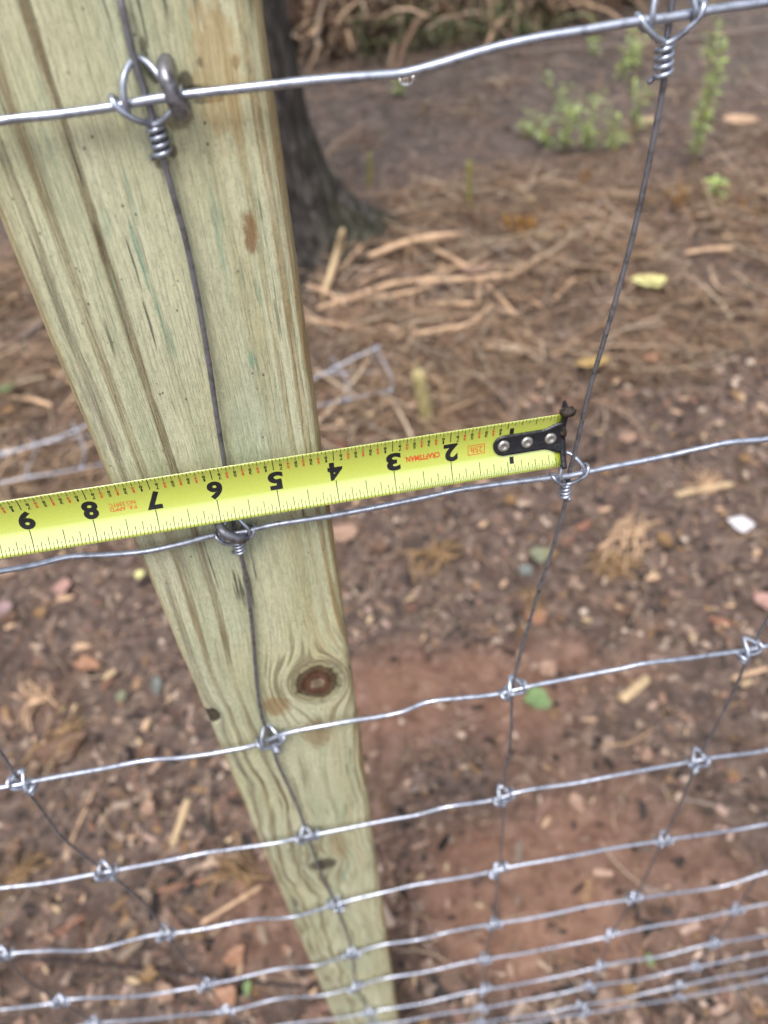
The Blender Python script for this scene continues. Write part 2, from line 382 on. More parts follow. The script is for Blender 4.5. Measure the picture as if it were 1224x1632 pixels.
# ================================================================== THE WOVEN WIRE FENCE
fence = tag(empty('wire_fence', (0.1, 0, 0.02)), 'galvanised woven wire fence stapled to the timber post', 'wire fence')
def fpart(name, V, F, mat): 
    V = [(v[0] - .1, v[1], v[2] - .02) for v in V]; return mesh_obj(name, V, F, mat, fence)
ROWS = {
 1: [(0,193),(95,183),(185,170),(235,160),(300,150),(420,136),(520,126),(600,121),(640,118),(690,106),(770,82),(850,62),(930,48),(1010,34),(1067,27),(1140,15),(1224,4)],
 2: [(0,910),(60,898),(110,886),(165,884),(230,880),(290,868),(345,853),(375,850),(435,835),(540,819),(650,800),(700,789),(740,780),(875,760),(907,757),(940,751),(1050,731),(1110,717),(1160,705),(1224,698)],
 3: [(0,1255),(35,1250),(57,1246),(150,1228),(235,1210),(290,1207),(350,1200),(410,1187),(432,1177),(455,1168),(540,1151),(637,1137),(681,1120),(735,1112),(796,1104),(840,1094),(900,1084),(992,1065),(1023,1057),(1100,1048),(1198,1036),(1224,1030)],
 4: [(0,1415),(80,1405),(150,1394),(190,1387),(330,1358),(360,1355),(440,1344),(475,1335),(505,1328),(612,1309),(662,1300),(712,1285),(787,1274),(822,1264),(912,1249),(967,1237),(1092,1217),(1132,1208),(1224,1195)],
 5: [(0,1523),(80,1515),(145,1513),(250,1490),(285,1486),(400,1466),(460,1463),(520,1445),(550,1436),(612,1423),(672,1408),(782,1390),(812,1383),(912,1363),(1042,1342),(1077,1335),(1177,1323),(1224,1313)],
 6: [(0,1608),(80,1600),(112,1593),(240,1585),(315,1573),(345,1566),(450,1544),(500,1539),(550,1523),(612,1506),(662,1498),(712,1485),(777,1475),(912,1450),(1002,1433),(1137,1415),(1224,1390)],
 7: [(160,1630),(280,1620),(360,1611),(440,1593),(515,1585),(565,1573),(612,1560),(677,1548),(772,1529),(912,1505),(974,1490),(1062,1473),(1173,1451),(1224,1440)],
 8: [(465,1632),(588,1614),(612,1609),(690,1595),(772,1577),(860,1563),(957,1540),(1050,1524),(1137,1504),(1224,1490)],
 9: [(612,1632),(687,1619),(764,1607),(850,1592),(937,1573),(1020,1560),(1107,1541),(1224,1518)],
 10: [(762,1630),(850,1618),(924,1603),(1000,1590),(1083,1571),(1224,1544)],
 11: [(832,1632),(962,1610),(1084,1590),(1224,1562)]}
KN = {(0,1):(235,160),(0,2):(375,850),(0,3):(432,1178),(0,4):(490,1332),(0,5):(535,1442),(0,6):(561,1520),(0,7):(567,1573),(0,8):(588,1614),
 (1,1):(1067,27),(1,2):(907,755),(1,3):(817,1100),(1,4):(803,1270),(1,5):(795,1387),(1,6):(787,1474),(1,7):(772,1529),(1,8):(773,1577),(1,9):(766,1607),
 (2,3):(1195,1037),(2,4):(1112,1213),(2,5):(1057,1339),(2,6):(1011,1432),(2,7):(974,1490),(2,8):(957,1540),(2,9):(938,1573),(2,10):(924,1603),
 (3,7):(1173,1451),(3,8):(1138,1504),(3,9):(1107,1541),(3,10):(1083,1571),(3,11):(1083,1590),
 (-1,3):(35,1250),(-1,4):(170,1390),(-1,5):(265,1489),(-1,6):(330,1570),(-1,7):(360,1611),(-2,5):(5,1523),(-2,6):(97,1597),(-2,7):(150,1631)}
SPX = 0.146
rowpts = {}
for r, pl in ROWS.items():
    pts = [on_y(a, b) for a, b in pl]
    slope = np.polyfit([p[0] for p in pts], [p[2] for p in pts], 1)[0]
    slope = max(min(slope, .05), -.05)
    # carry the wire on past the frame with the same mid-span crimps
    L = pts[0]; R_ = pts[-1]; pre = []; post_ = []
    for k in range(1, 40):
        x = L[0] - k * .05
        if x < -1.15: break
        pre.append(np.array([x, 0, L[2] + slope * (x - L[0]) + .0035 * math.sin((x) / SPX * 2 * math.pi + r)]))
    for k in range(1, 40):
        x = R_[0] + k * .05
        if x > 1.45: break
        post_.append(np.array([x, 0, R_[2] + slope * (x - R_[0]) + .0035 * math.sin((x) / SPX * 2 * math.pi + r)]))
    P = catmull(pre[::-1] + pts + post_, 5); rowpts[r] = P
    P = P.copy(); P[:, 1] += .0006 * np.sin(P[:, 0] * 60 + r)
    V, F = tube(P, .00128 if r < 3 else .00142, 10); fpart('line_wire', V, F, M_line)
def row_z(r, x): return float(np.interp(x, rowpts[r][:, 0], rowpts[r][:, 2]))
STAYPX = {0: [(190,-10),(215,100),(235,160),(248,210),(262,260),(300,400),(330,560),(345,660),(358,740),(375,850),(388,900),(400,980),(418,1145),(432,1178),(440,1210),(470,1275),(490,1332),(515,1400),(535,1442),(561,1520),(567,1573),(588,1614)],
 1: [(1067,27),(1058,130),(1040,230),(1010,370),(975,500),(940,620),(915,725),(907,755),(903,790),(885,860),(850,970),(825,1060),(817,1100),(814,1180),(805,1230),(803,1270),(801,1330),(795,1387),(790,1440),(787,1474),(772,1529),(773,1577),(766,1607)],
 2: [(1224,985),(1195,1037),(1183,1070),(1150,1140),(1112,1213),(1085,1280),(1057,1339),(1011,1432),(974,1490),(957,1540),(938,1573),(924,1603)],
 3: [(1224,1375),(1173,1451),(1138,1504),(1107,1541),(1083,1571),(1083,1590)],
 -1: [(0,1197),(35,1250),(60,1282),(100,1335),(170,1390),(215,1425),(240,1452),(265,1489),(330,1570),(360,1611)],
 -2: [(5,1523),(40,1560),(97,1597),(150,1631)]}
kpos = {}; stay_c = {}
for cidx in range(-3, 6):
    base = STAYPX.get(cidx)
    if base: pts = [on_y(a, b, 0.0022) for a, b in base]
    else: pts = []
    # fill unseen crossings of this stay from the neighbouring spacing and the lean
    def guess(r):
        k = KN.get((cidx, r))
        if k: return on_y(*k)
        for dc in (0,):
            pass
        ref = KN.get((0, r)) or KN.get((1, r)) or KN.get((2, r)) or KN.get((3, r))
        rc = [c_ for c_ in (0, 1, 2, 3) if (c_, r) in KN][0]
        p = on_y(*ref); x = p[0] + (cidx - rc) * SPX + .004 * math.sin(cidx * 3 + r); return np.array([x, 0, row_z(r, x)])
    for r in range(1, 12): kpos[(cidx, r)] = guess(r)
    zs = [p[2] for p in pts]
    extra = [kpos[(cidx, r)] + np.array([0, .0022, 0]) for r in range(1, 12) if not zs or kpos[(cidx, r)][2] > max(zs) + .012 or kpos[(cidx, r)][2] < min(zs) - .012]
    pts = sorted(pts + extra, key=lambda p: -p[2])
    top = pts[0]
    if top[2] < 1.36: pts = [top + np.array([.0008, 0, .022])] + pts
    stay_c[cidx] = catmull(pts, 5); V, F = tube(stay_c[cidx], .00098, 8); fpart('stay_wire', V, F, M_stay)
def knot_path(seed):
    r_ = random.Random(seed); j = lambda a=.0003: r_.uniform(-a, a)
    turns = r_.choice([4, 4.5, 5]) if seed < 5 else 3.5; A = []
    n = int(turns * 12)
    zb = -.0068 - turns * .00225
    for i in range(n + 1):
        a = math.pi * .75 - 2 * math.pi * turns * (1 - i / n)
        A.append((.0021 * math.cos(a), .0022 + .0021 * math.sin(a), zb + (-.0066 - zb) * i / n))
    A.insert(0, (A[0][0] * 1.9 - .0010, A[0][1] - .0006, A[0][2] - .0012))
    B = [(-.0014, -.0004, -.0058), (-.0042, -.0020, -.0038 + j()), (-.0072, -.0024, -.0008), (-.0086, -.0014, .0016), (-.0088, .0010, .0020), (-.0080, .0023, .0004),
         (-.0066, .0014, -.0019), (-.0058, -.0008, -.0020), (-.0056, -.0022, .0004), (-.0055 + j(), -.0018, .0034), (-.0041, -.0004, .0068), (-.0018, .0026, .0090), (0, .0041, .0096 + j()),
         (.0019, .0028, .0088), (.0044, -.0002, .0062), (.0062 + j(), -.0018, .0026), (.0064, -.0022, -.0002), (.0066, -.0008, -.0021), (.0072, .0014, -.0019), (.0082, .0023, .0004), (.0090, .0010, .0020),
         (.0088, -.0014, .0015), (.0076, -.0023, -.0010), (.0048, -.0017, -.0036), (.0018, -.0002, -.0060), (-.0012, .0006, -.0070)]
    return np.vstack([np.array(A), catmull(B, 4)])
kmesh = []
for s in range(9):
    V, F = tube(knot_path(s), .00093 if s < 5 else .00128, 7)
    me = bpy.data.meshes.new('knot'); me.from_pydata([tuple(v) for v in V], [], F); me.polygons.foreach_set('use_smooth', [True] * len(me.polygons)); me.materials.append(M_knot); kmesh.append(me)
for (cidx, r), p in kpos.items():
    if p[0] < -.62 or p[0] > .95: continue
    o = bpy.data.objects.new('knot', kmesh[(cidx * 3 + r) % 5 if r < 3 else 5 + (cidx + 2 * r) % 4]); COL.objects.link(o); o.parent = fence
    o.location = (p[0] - .1, p[1], p[2] - .02)
    sc_ = stay_c[cidx][::-1]; dn = float(np.interp(p[2] - .013, sc_[:, 2], sc_[:, 0])); at = float(np.interp(p[2], sc_[:, 2], sc_[:, 0]))
    lean = math.atan2(at - dn, .013)
    sx = 1 if (cidx, r) in ((0, 1), (1, 1), (0, 2), (1, 2)) else random.choice([1, -1])
    o.rotation_euler = (random.uniform(-.06, .06), lean, random.uniform(-.15, .15) if sx else 0); o.scale = (sx * random.uniform(.9, 1.05), 1, random.uniform(.9, 1.05))
    if (cidx, r) == (1, 2): o.scale = (.93, 1, .93)
    if r >= 3: o.scale = (o.scale[0] * .92, 1.25, o.scale[2] * (.9 if r < 5 else .72)); o.rotation_euler = (random.uniform(-.25, .25), lean + random.uniform(-.15, .15), random.uniform(-.5, .5))

# staples
def staple(a, b, label, rad=.0022):
    p = on_y(*a, -.0030); q = on_y(*b, -.0030); d = q - p; L = np.linalg.norm(d); e = d / L
    pts = [p + np.array([0, .030, 0]), p + np.array([0, .010, 0]), p + np.array([0, .0035, 0]) , p + e * L * .08 + np.array([0, .0008, 0]), p + e * L * .25 + np.array([0, -.0008, 0]), p + e * L * .5 + np.array([0, -.0012, 0]),
           p + e * L * .75 + np.array([0, -.0008, 0]), p + e * L * .92 + np.array([0, .0008, 0]), q + np.array([0, .0035, 0]), q + np.array([0, .010, 0]), q + np.array([0, .030, 0])]
    V, F = tube(catmull(pts, 5), rad, 12); o = mesh_obj('fence_staple', V, F, M_staple); tag(o, label, 'staple', 'staples holding the fence to the post')
staple((262, 114), (290, 186), 'grey steel staple over the top wire, standing clear beside its knot')
staple((349, 843), (391, 862), 'grey steel staple driven slantwise through the knot just under the tape')
# water drop under the top wire
p = on_y(648, 127); z0 = row_z(1, p[0])
n = NB('water'); M_water = n.out((1, 1, 1), .02, 0, **{'Transmission Weight': 1.0, 'IOR': 1.33})
V, F = lathe([(0.00001, -.0027), (.0009, -.0025), (.0016, -.0018), (.0019, -.0009), (.0016, .0000), (.0008, .0005), (.00001, .0006)], 16)
o = mesh_obj('water_drop', [(v[0] * 1.15 + p[0], v[1] * .8, v[2] * .8 + z0 - .0010) for v in V], F, M_water)
tag(o, 'clear water drop hanging under the kink of the top wire', 'water drop')

# ================================================================== THE TAPE MEASURE
IN_ = .023946                                                        # one printed inch
T0 = np.array([.159591, .000152, 1.191579])
TD = np.array([-.99698, -.056068, .053719]); TW = np.array([-.037121, -.263495, -.963946]); TN = np.array([.068201, -.96303, .260618])
TD /= np.linalg.norm(TD); TW -= TD * (TW @ TD); TW /= np.linalg.norm(TW); TN = np.cross(TW, TD); TN *= -1 if TN[1] > 0 else 1
T0 = T0 + TN * .0008
TH = .50; TR = .012 / math.sin(TH)
def tp(s, v, h=0.0):
    """s inches from the hook, v -.5 (upper edge) .. .5 (lower edge), h height above the printed face"""
    a = v * 2 * TH; R_ = TR - h
    bend = -.00035 * max(0, s - 3) ** 1.0 * 0
    return T0 + TD * s * IN_ + TW * (R_ * math.sin(a)) + TN * (TR - R_ * math.cos(a) - TR * (1 - math.cos(TH)) + bend)
tape = tag(empty('tape_measure', tuple(T0)), 'yellow steel tape measure blade stretched level across the post and wires', 'tape measure')
def tpart(name, V, F, mat, parent=None, smooth=True):
    V = [tuple(np.array(v) - T0) for v in V]; return mesh_obj(name, V, F, mat, parent or tape, smooth)
n = NB('yellow_blade'); a = n.noise(n.pos(), 35, 3); b = n.noise(n.pos(), 420, 2)
cb = n.mix(n.mul(n.rng(a, .4, .7), .25), (.50, .585, .065), (.53, .61, .11)); sm = n.rng(n.noise(n.pos(), 120, 4, .7), .66, .74)
cb = n.mix(n.mul(sm, .25), cb, (.24, .25, .08))
M_blade = n.out(cb, n.rng(b, .3, .7, .24, .34), 0, n.bump(n.noise(n.pos(), 700, 2), .04, .0003), .6, **{'Coat Weight': 1.0, 'Coat Roughness': .11, 'Coat IOR': 3.0})
M_black = mat_plain('black_ink', (.012, .012, .013), .45, .3, 300, .4, .0)
M_red = mat_plain('red_ink', (.55, .055, .02), .45, .15, 300, .4, .0)
M_hookblk = mat_plain('black_hook_paint', (.012, .013, .017), .33, .4, 500, .5, .25)
M_rivet = mat_plain('rivet_steel', (.42, .41, .39), .35, .25, 900, .5, .1); M_rivet.node_tree.nodes['Principled BSDF'].inputs['Metallic'].default_value = .8
NS, NV = 60, 18; V = []; F = []; SMAX = 13.0
for side in (0, 1):
    for i in range(NS + 1):
        for k in range(NV + 1):
            s_ = SMAX * i / NS; v = -.5 + k / NV
            if i == 0: s_ = .03 + .05 * max(0, abs(v) - .44) / .06
            V.append(tp(s_, v, -.00018 * side))
o_ = (NS + 1) * (NV + 1); ix = lambda i, k, sd: sd * o_ + i * (NV + 1) + k
for i in range(NS):
    for k in range(NV):
        F.append((ix(i, k, 0), ix(i, k + 1, 0), ix(i + 1, k + 1, 0), ix(i + 1, k, 0))); F.append((ix(i, k, 1), ix(i + 1, k, 1), ix(i + 1, k + 1, 1), ix(i, k + 1, 1)))
    F.append((ix(i, 0, 0), ix(i + 1, 0, 0), ix(i + 1, 0, 1), ix(i, 0, 1))); F.append((ix(i, NV, 0), ix(i, NV, 1), ix(i + 1, NV, 1), ix(i + 1, NV, 0)))
for k in range(NV):
    F.append((ix(0, k, 0), ix(0, k, 1), ix(0, k + 1, 1), ix(0, k + 1, 0))); F.append((ix(NS, k, 0), ix(NS, k + 1, 0), ix(NS, k + 1, 1), ix(NS, k, 1)))
blade = tpart('blade', V, F, M_blade)
INK = .00006
def ticks(lines, mat, name='graduation_marks'):
    V = []; F = []
    for s_, v0, v1, wd in lines:
        n_ = max(1, int(abs(v1 - v0) / .05)); b0 = len(V)
        for i in range(n_ + 1):
            v = v0 + (v1 - v0) * i / n_
            V.append(tp(s_ - wd / 2, v, INK)); V.append(tp(s_ + wd / 2, v, INK))
        for i in range(n_): F.append((b0 + 2 * i, b0 + 2 * i + 1, b0 + 2 * i + 3, b0 + 2 * i + 2))
    return tpart(name, V, F, mat, blade, False)
L = []
for k in range(1, int(12.5 * 16)):
    s_ = k / 16
    if k % 16 == 0: top, bot, wd = (.25, .38, .013)
    elif k % 8 == 0: top, bot, wd = (.115, .30, .011)
    elif k % 4 == 0: top, bot, wd = (.115, .225, .010)
    elif k % 2 == 0: top, bot, wd = (.105, .165, .010)
    else: top, bot, wd = (.06, .12, .009)
    if s_ < 1.3 and k % 16 == 0: top, bot = .17, .22
    if s_ < 1 and k % 8 == 0: top, bot = .15, .20
    L.append((s_, -.497, -.5 + top, wd)); L.append((s_, .5 - bot, .497, wd))
    if k < 48 : L.append((s_ - 1 / 32, .415, .497, .008))
ticks(L, M_black)
dg = None
def text_geo(body, bold=0.0, res=4):
    cu = bpy.data.curves.new('t', 'FONT'); cu.body = body; cu.size = 1; cu.resolution_u = res; cu.offset = bold; cu.fill_mode = 'FRONT'
    o = bpy.data.objects.new('t', cu); COL.objects.link(o); bpy.context.view_layer.update()
    dgr = bpy.context.evaluated_depsgraph_get(); me = bpy.data.meshes.new_from_object(o.evaluated_get(dgr))
    bpy.data.objects.remove(o); bpy.data.curves.remove(cu)
    return me
def print_text(body, s0, s1, v0, v1, mat, bold=0.0, parent=None, name='lettering'):
    """fit the text's box into s0..s1 inches (reading away from the hook) and v0..v1 (its feet at v0)"""
    me = text_geo(body, bold); bm = bmesh.new(); bm.from_mesh(me); bpy.data.meshes.remove(me)
    xs = [v.co.x for v in bm.verts]; ys = [v.co.y for v in bm.verts]; x0, x1, y0, y1 = min(xs), max(xs), min(ys), max(ys)
    for v in bm.verts: v.co = Vector((s0 + (v.co.x - x0) / (x1 - x0) * (s1 - s0), v0 + (v.co.y - y0) / (y1 - y0) * (v1 - v0), 0))
    y = math.ceil(v0 / .04) * .04
    while y < v1:
        bmesh.ops.bisect_plane(bm, geom=bm.verts[:] + bm.edges[:] + bm.faces[:], plane_co=(0, y, 0), plane_no=(0, 1, 0)); y += .04
    bmesh.ops.triangulate(bm, faces=bm.faces[:])
    bm.verts.index_update(); V = [tp(v.co.x, v.co.y, INK * 1.3) for v in bm.verts]; F = [tuple(v.index for v in f.verts) for f in bm.faces]; bm.free()
    return tpart(name, V, F, mat, parent or blade, False)
for k in range(2, 13):
    wd = .25 if k < 10 else .42
    o = print_text(str(k), k - wd * .52 - .0, k + wd * .48, -.215, .115, M_black, .045, name='numeral')
print_text('1', .885, .96, -.345, -.225, M_black, .0, name='numeral'); print_text('1', .885, .96, .20, .32, M_black, .0, name='numeral')
allg = {M_black: [], M_red: []}
for k in range(1, 12):
    for e in range(1, 8):
        num, den = {1: (1, 8), 2: (1, 4), 3: (3, 8), 4: (1, 2), 5: (5, 8), 6: (3, 4), 7: (7, 8)}[e]
        allg[M_red if den != 8 else M_black].append((k + e / 8, num, den))
gcache = {d: text_geo(str(d), .02, 2) for d in (1, 2, 3, 4, 5, 7, 8)}
for mt, items in allg.items():
    V = []; F = []
    for s_, num, den in items:
        for d, v0 in ((den, -.372), (num, -.302)):
            me = gcache[d]; xs = [v.co.x for v in me.vertices]; ys = [v.co.y for v in me.vertices]; x0, x1, y0, y1 = min(xs), max(xs), min(ys), max(ys)
            wd = .050 if d != 1 else .028; b0 = len(V)
            for v in me.vertices: V.append(tp(s_ - wd / 2 + (v.co.x - x0) / (x1 - x0) * wd, v0 + (v.co.y - y0) / (y1 - y0) * .062, INK * 1.2))
            for pl in me.polygons: F.append(tuple(b0 + i for i in pl.vertices))
    tpart('fraction_marks', V, F, mt, blade, False)
print_text('CRAFTSMAN.', 2.19, 2.80, -.10, .005, M_red, .03)
print_text("P.R. APP'D", 7.28, 7.70, -.02, .05, M_red, .005); print_text('NO.339TC', 7.28, 7.70, -.105, -.035, M_red, .005)
print_text('25ft', 1.435, 1.655, -.085, .025, M_red, .005)
fr = []
ticks([(1.40, -.12, .06, .012), (1.69, -.12, .06, .012)] + [(1.40 + .29 * (i + .5) / 12, vv, vv + .012, .29 / 12 + .001) for i in range(12) for vv in (-.12, .048)], M_red, 'size_frame')
# hook: black plate, bent lip, three rivets
def hw(s):
    if s > 1.06: return max(.004, math.sqrt(max(0, .185 ** 2 - ((s - 1.06) * .185 / .19) ** 2)))
    if s > .36: return .185
    t = min(1, (.36 - s) / .30); t = t * t * (3 - 2 * t); return .185 + .10 * t
VC = -.035
ss = list(np.linspace(-.02, .40, 10)) + list(np.linspace(.45, 1.06, 6)) + list(1.06 + .19 * np.sin(np.linspace(0.1, math.pi / 2, 10)))
V = []; F = []; K = 10
for sd, h in ((0, .0011), (1, .0001)):
    for s_ in ss:
        for k in range(K + 1): V.append(tp(s_, VC + hw(s_) * (-1 + 2 * k / K), h))
o_ = len(ss) * (K + 1); ix = lambda i, k, sd: sd * o_ + i * (K + 1) + k
for i in range(len(ss) - 1):
    for k in range(K): F.append((ix(i, k, 0), ix(i, k + 1, 0), ix(i + 1, k + 1, 0), ix(i + 1, k, 0)))
    F.append((ix(i, 0, 0), ix(i + 1, 0, 0), ix(i + 1, 0, 1), ix(i, 0, 1))); F.append((ix(i, K, 0), ix(i, K, 1), ix(i + 1, K, 1), ix(i + 1, K, 0)))
# lip folded back over the end of the blade, running wider than the plate
LV = []; LK = 22
for prof_s, prof_h in ((.045, .0012), (-.03, .0013), (-.065, .0002), (-.07, -.006), (-.035, -.006), (-.03, -.0004), (.045, .0002)):
    for k in range(LK + 1):
        v = -.53 + 1.08 * k / LK; sc = 1.0 + .10 * math.sin(v * 9)
        LV.append(tp(prof_s * (1.0 if prof_s > 0 else sc), v, prof_h if prof_s < 0 or abs(v) < .42 else prof_h))
LF = []
for j in range(7):
    for k in range(LK): LF.append((j * (LK + 1) + k, j * (LK + 1) + k + 1, ((j + 1) % 7) * (LK + 1) + k + 1, ((j + 1) % 7) * (LK + 1) + k))
LF.append(tuple(j * (LK + 1) for j in range(7))); LF.append(tuple(j * (LK + 1) + LK for j in range(7))[::-1])
V, F = join([(V, F), (LV, LF)])
hook = tpart('hook', V, F, M_hookblk)
for s_ in (1.07, .65, .225):
    c_ = tp(s_, VC, .0011); v1 = tp(s_ + .05, VC, .0011) - c_; v1 /= np.linalg.norm(v1); v2 = tp(s_, VC + .03, .0011) - tp(s_, VC - .03, .0011); v2 /= np.linalg.norm(v2); nn = np.cross(v1, v2); nn *= np.sign(nn @ TN)
    rv, rf = lathe([(.0026, -.0004), (.0026, .0003), (.0021, .0008), (.0013, .0010), (.0009, .0006), (.00001, .0005)], 20)
    tpart('rivet', [c_ + v1 * q[0] + v2 * q[1] + nn * q[2] for q in rv], rf, M_rivet, hook)
# dirt caught on the hook
M_mud = mat_plain('wet_mud', (.035, .024, .018), .5, .6, 700, .4, .6)
def blob(name, c, rx, ry, rz, mat, seed, rough=.35, sub=3):
    bm = bmesh.new(); bmesh.ops.create_icosphere(bm, subdivisions=sub, radius=1); r_ = np.random.default_rng(seed); ph = r_.random(9) * 9
    for v in bm.verts:
        d = v.co.copy(); k = 1 + rough * (math.sin(d.x * 5 + ph[0]) * math.sin(d.y * 6 + ph[1]) + .7 * math.sin(d.z * 9 + ph[2]) * math.sin(d.x * 11 + ph[3]) + .5 * math.sin(d.y * 17 + ph[4]) * math.sin(d.z * 15 + ph[5]))
        v.co = Vector((d.x * rx * k, d.y * ry * k, d.z * rz * k))
    V = [tuple(v.co) for v in bm.verts]; F = [tuple(q.index for q in f.verts) for f in bm.faces]; bm.free()
    o = mesh_obj(name, V, F, mat); o.location = c; return o
tag(blob('mud_clod', tuple(tp(-.02, -.56, .0005)), .0030, .0022, .0021, M_mud, 12, .20), 'crumb of dark mud stuck on the upper corner of the tape hook', 'mud')
tag(blob('mud_clod', tuple(tp(.01, -.11, .0014)), .0012, .0010, .0022, M_mud, 8, .5), 'small smear of brown mud on the black hook beside its rivets', 'mud')
# ================================================================== THE TREE
def tree():
    base = on_z(440, 395, 0); bx_, by = base[0], base[1]
    root = tag(empty('tree', (bx_, by, 0)), 'dark barked tree with a flared root standing behind the post', 'tree')
    n = NB('dark_bark'); p = n.obj(); q = n.scale(p, (1, 1, .2))
    a = n.noise(q, 34, 5, .65, .6); b = n.noise(p, 7, 3); v = n.voro(q, 30)
    c = n.ramp(a, [(.34, (.014, .012, .011)), (.47, (.050, .043, .039)), (.58, (.110, .097, .088)), (.70, (.20, .180, .162))])
    moss = n.mul(n.rng(n.sep(p)[0], .12, .25), n.mul(n.rng(b, .42, .58), n.rng(n.sep(p)[2], .9, .2)))
    c = n.mix(n.mul(moss, .45), c, (.060, .065, .030))
    mat = n.out(c, .8, 0, n.bump(n.add(a, n.mul(v, .8)), 1.0, .05), .25)
    V = []; F = []; S = 48; zs = np.concatenate([np.linspace(-.12, .5, 32), np.linspace(.54, 5.2, 36)])
    roots = [(.0, 1.55, .09), (1.4, .7, .10), (2.6, .8, .11), (3.9, .9, .12), (4.85, .75, .15), (5.6, .5, .1)]
    for z in zs:
        r0 = .192 - .017 * min(z, 4) ; fl = math.exp(-max(z, 0) / .15)
        cx = .0 - .020 * max(z, 0) + .02 * math.sin(z * .9); cy = .015 * math.sin(z * 1.3)
        for k in range(S):
            a_ = 2 * math.pi * k / S; r = r0 + .045 * fl
            for ra, am, _ in roots:
                dd = math.atan2(math.sin(a_ - ra), math.cos(a_ - ra)); r += am * .27 * math.exp(-(dd / .36) ** 2) * math.exp(-max(z + .02, 0) / (.13 if ra > 0 else .14))
            r *= 1 + .05 * (float(vnoise(k * .55 + 3, z * 6)) - .5) + .05 * (float(vnoise(k * 1.3 + 30, z * 13)) - .5)
            V.append((cx + r * math.cos(a_), cy + r * math.sin(a_), z))
    for i in range(len(zs) - 1):
        for k in range(S):
            k2 = (k + 1) % S; F.append((i * S + k, i * S + k2, (i + 1) * S + k2, (i + 1) * S + k))
    parts = [(V, F)]
    rr = random.Random(4); tips = []
    for i in range(9):
        z0 = rr.uniform(2.9, 5.0); az = i * 2.4; L = rr.uniform(1.2, 2.2)
        pts = [(-.02 * z0, 0, z0)]
        for k in range(1, 6): pts.append((-.02 * z0 + math.cos(az) * L * k / 5, math.sin(az) * L * k / 5, z0 + .55 * L * (k / 5) ** 1.3 + rr.uniform(-.05, .05)))
        parts.append(tube(catmull(pts, 3), np.linspace(.05, .012, 16), 7)); tips += [pts[k] for k in (2, 3, 4, 5)]
    parts.append(tube(catmull([(-.1, 0, 5.1), (-.12, .05, 6), (-.05, .1, 6.9)], 5), np.linspace(.09, .015, 11), 8)); tips += [(-.12, .05, 6), (-.05, .1, 6.9)]
    tv, tf = join(parts); mesh_obj('trunk', tv, tf, mat, root)
    LV = []; LF = []; LC = []
    for t in tips:
        for k in range(70):
            c = np.array(t) + np.random.default_rng(len(LV)).normal(0, .28, 3); d = Vector((rr.gauss(0, 1), rr.gauss(0, 1), rr.gauss(0, .6))).normalized(); e = d.cross(Vector((.3, .2, 1))).normalized(); s_ = rr.uniform(.03, .06); b0 = len(LV)
            for q in (d * -s_, e * s_ * .45, d * s_, e * -s_ * .45): LV.append(c + np.array(q))
            LF.append((b0, b0 + 1, b0 + 2, b0 + 3)); col = (.05 + rr.random() * .05, .075 + rr.random() * .04, .03); LC += [col] * 4
    mesh_obj('crown', LV, LF, M_leafv, root, False, np.array(LC))
M_leafv = mat_vcol('leaf_colours', .6, .3, 30, .25)
tree()

# ================================================================== LITTER TOO FINE TO COUNT
M_chipv = mat_vcol('litter_colours', .62, .35, 120, .35)
PAL = np.array([sr(160, 132, 114), sr(142, 112, 94), sr(120, 92, 78), sr(176, 152, 132), sr(104, 82, 72), sr(136, 106, 94), sr(60, 50, 46), sr(150, 118, 86), sr(170, 144, 130), sr(40, 34, 32), sr(44, 36, 34), sr(186, 164, 146)])
def rot_basis(az, tilt, roll):
    ca, sa = np.cos(az), np.sin(az); ct, s_t = np.cos(tilt), np.sin(tilt)
    d = np.stack([ca * ct, sa * ct, s_t], 1); up = np.stack([-ca * s_t, -sa * s_t, ct], 1); sd_ = np.cross(up, d)
    cr, sr_ = np.cos(roll)[:, None], np.sin(roll)[:, None]
    return d, sd_ * cr + up * sr_, up * cr - sd_ * sr_
def sample(n_, dens, x0=-1.6, x1=2.6, y0=-.35, y1=5.2, powy=1.6):
    out = np.zeros((0, 2))
    while len(out) < n_:
        x = rng.uniform(x0, x1, n_ * 2); y = y0 + (y1 - y0) * rng.random(n_ * 2) ** powy
        # keep to what can be seen: the wedge the ground takes up
        keep = (x > -.75 - .16 * np.maximum(y, 0) - .2) & (x < .75 + .52 * np.maximum(y, 0) + .15)
        k = keep & (rng.random(n_ * 2) < dens(x, y)); out = np.vstack([out, np.stack([x[k], y[k]], 1)])
    return out[:n_, 0], out[:n_, 1]
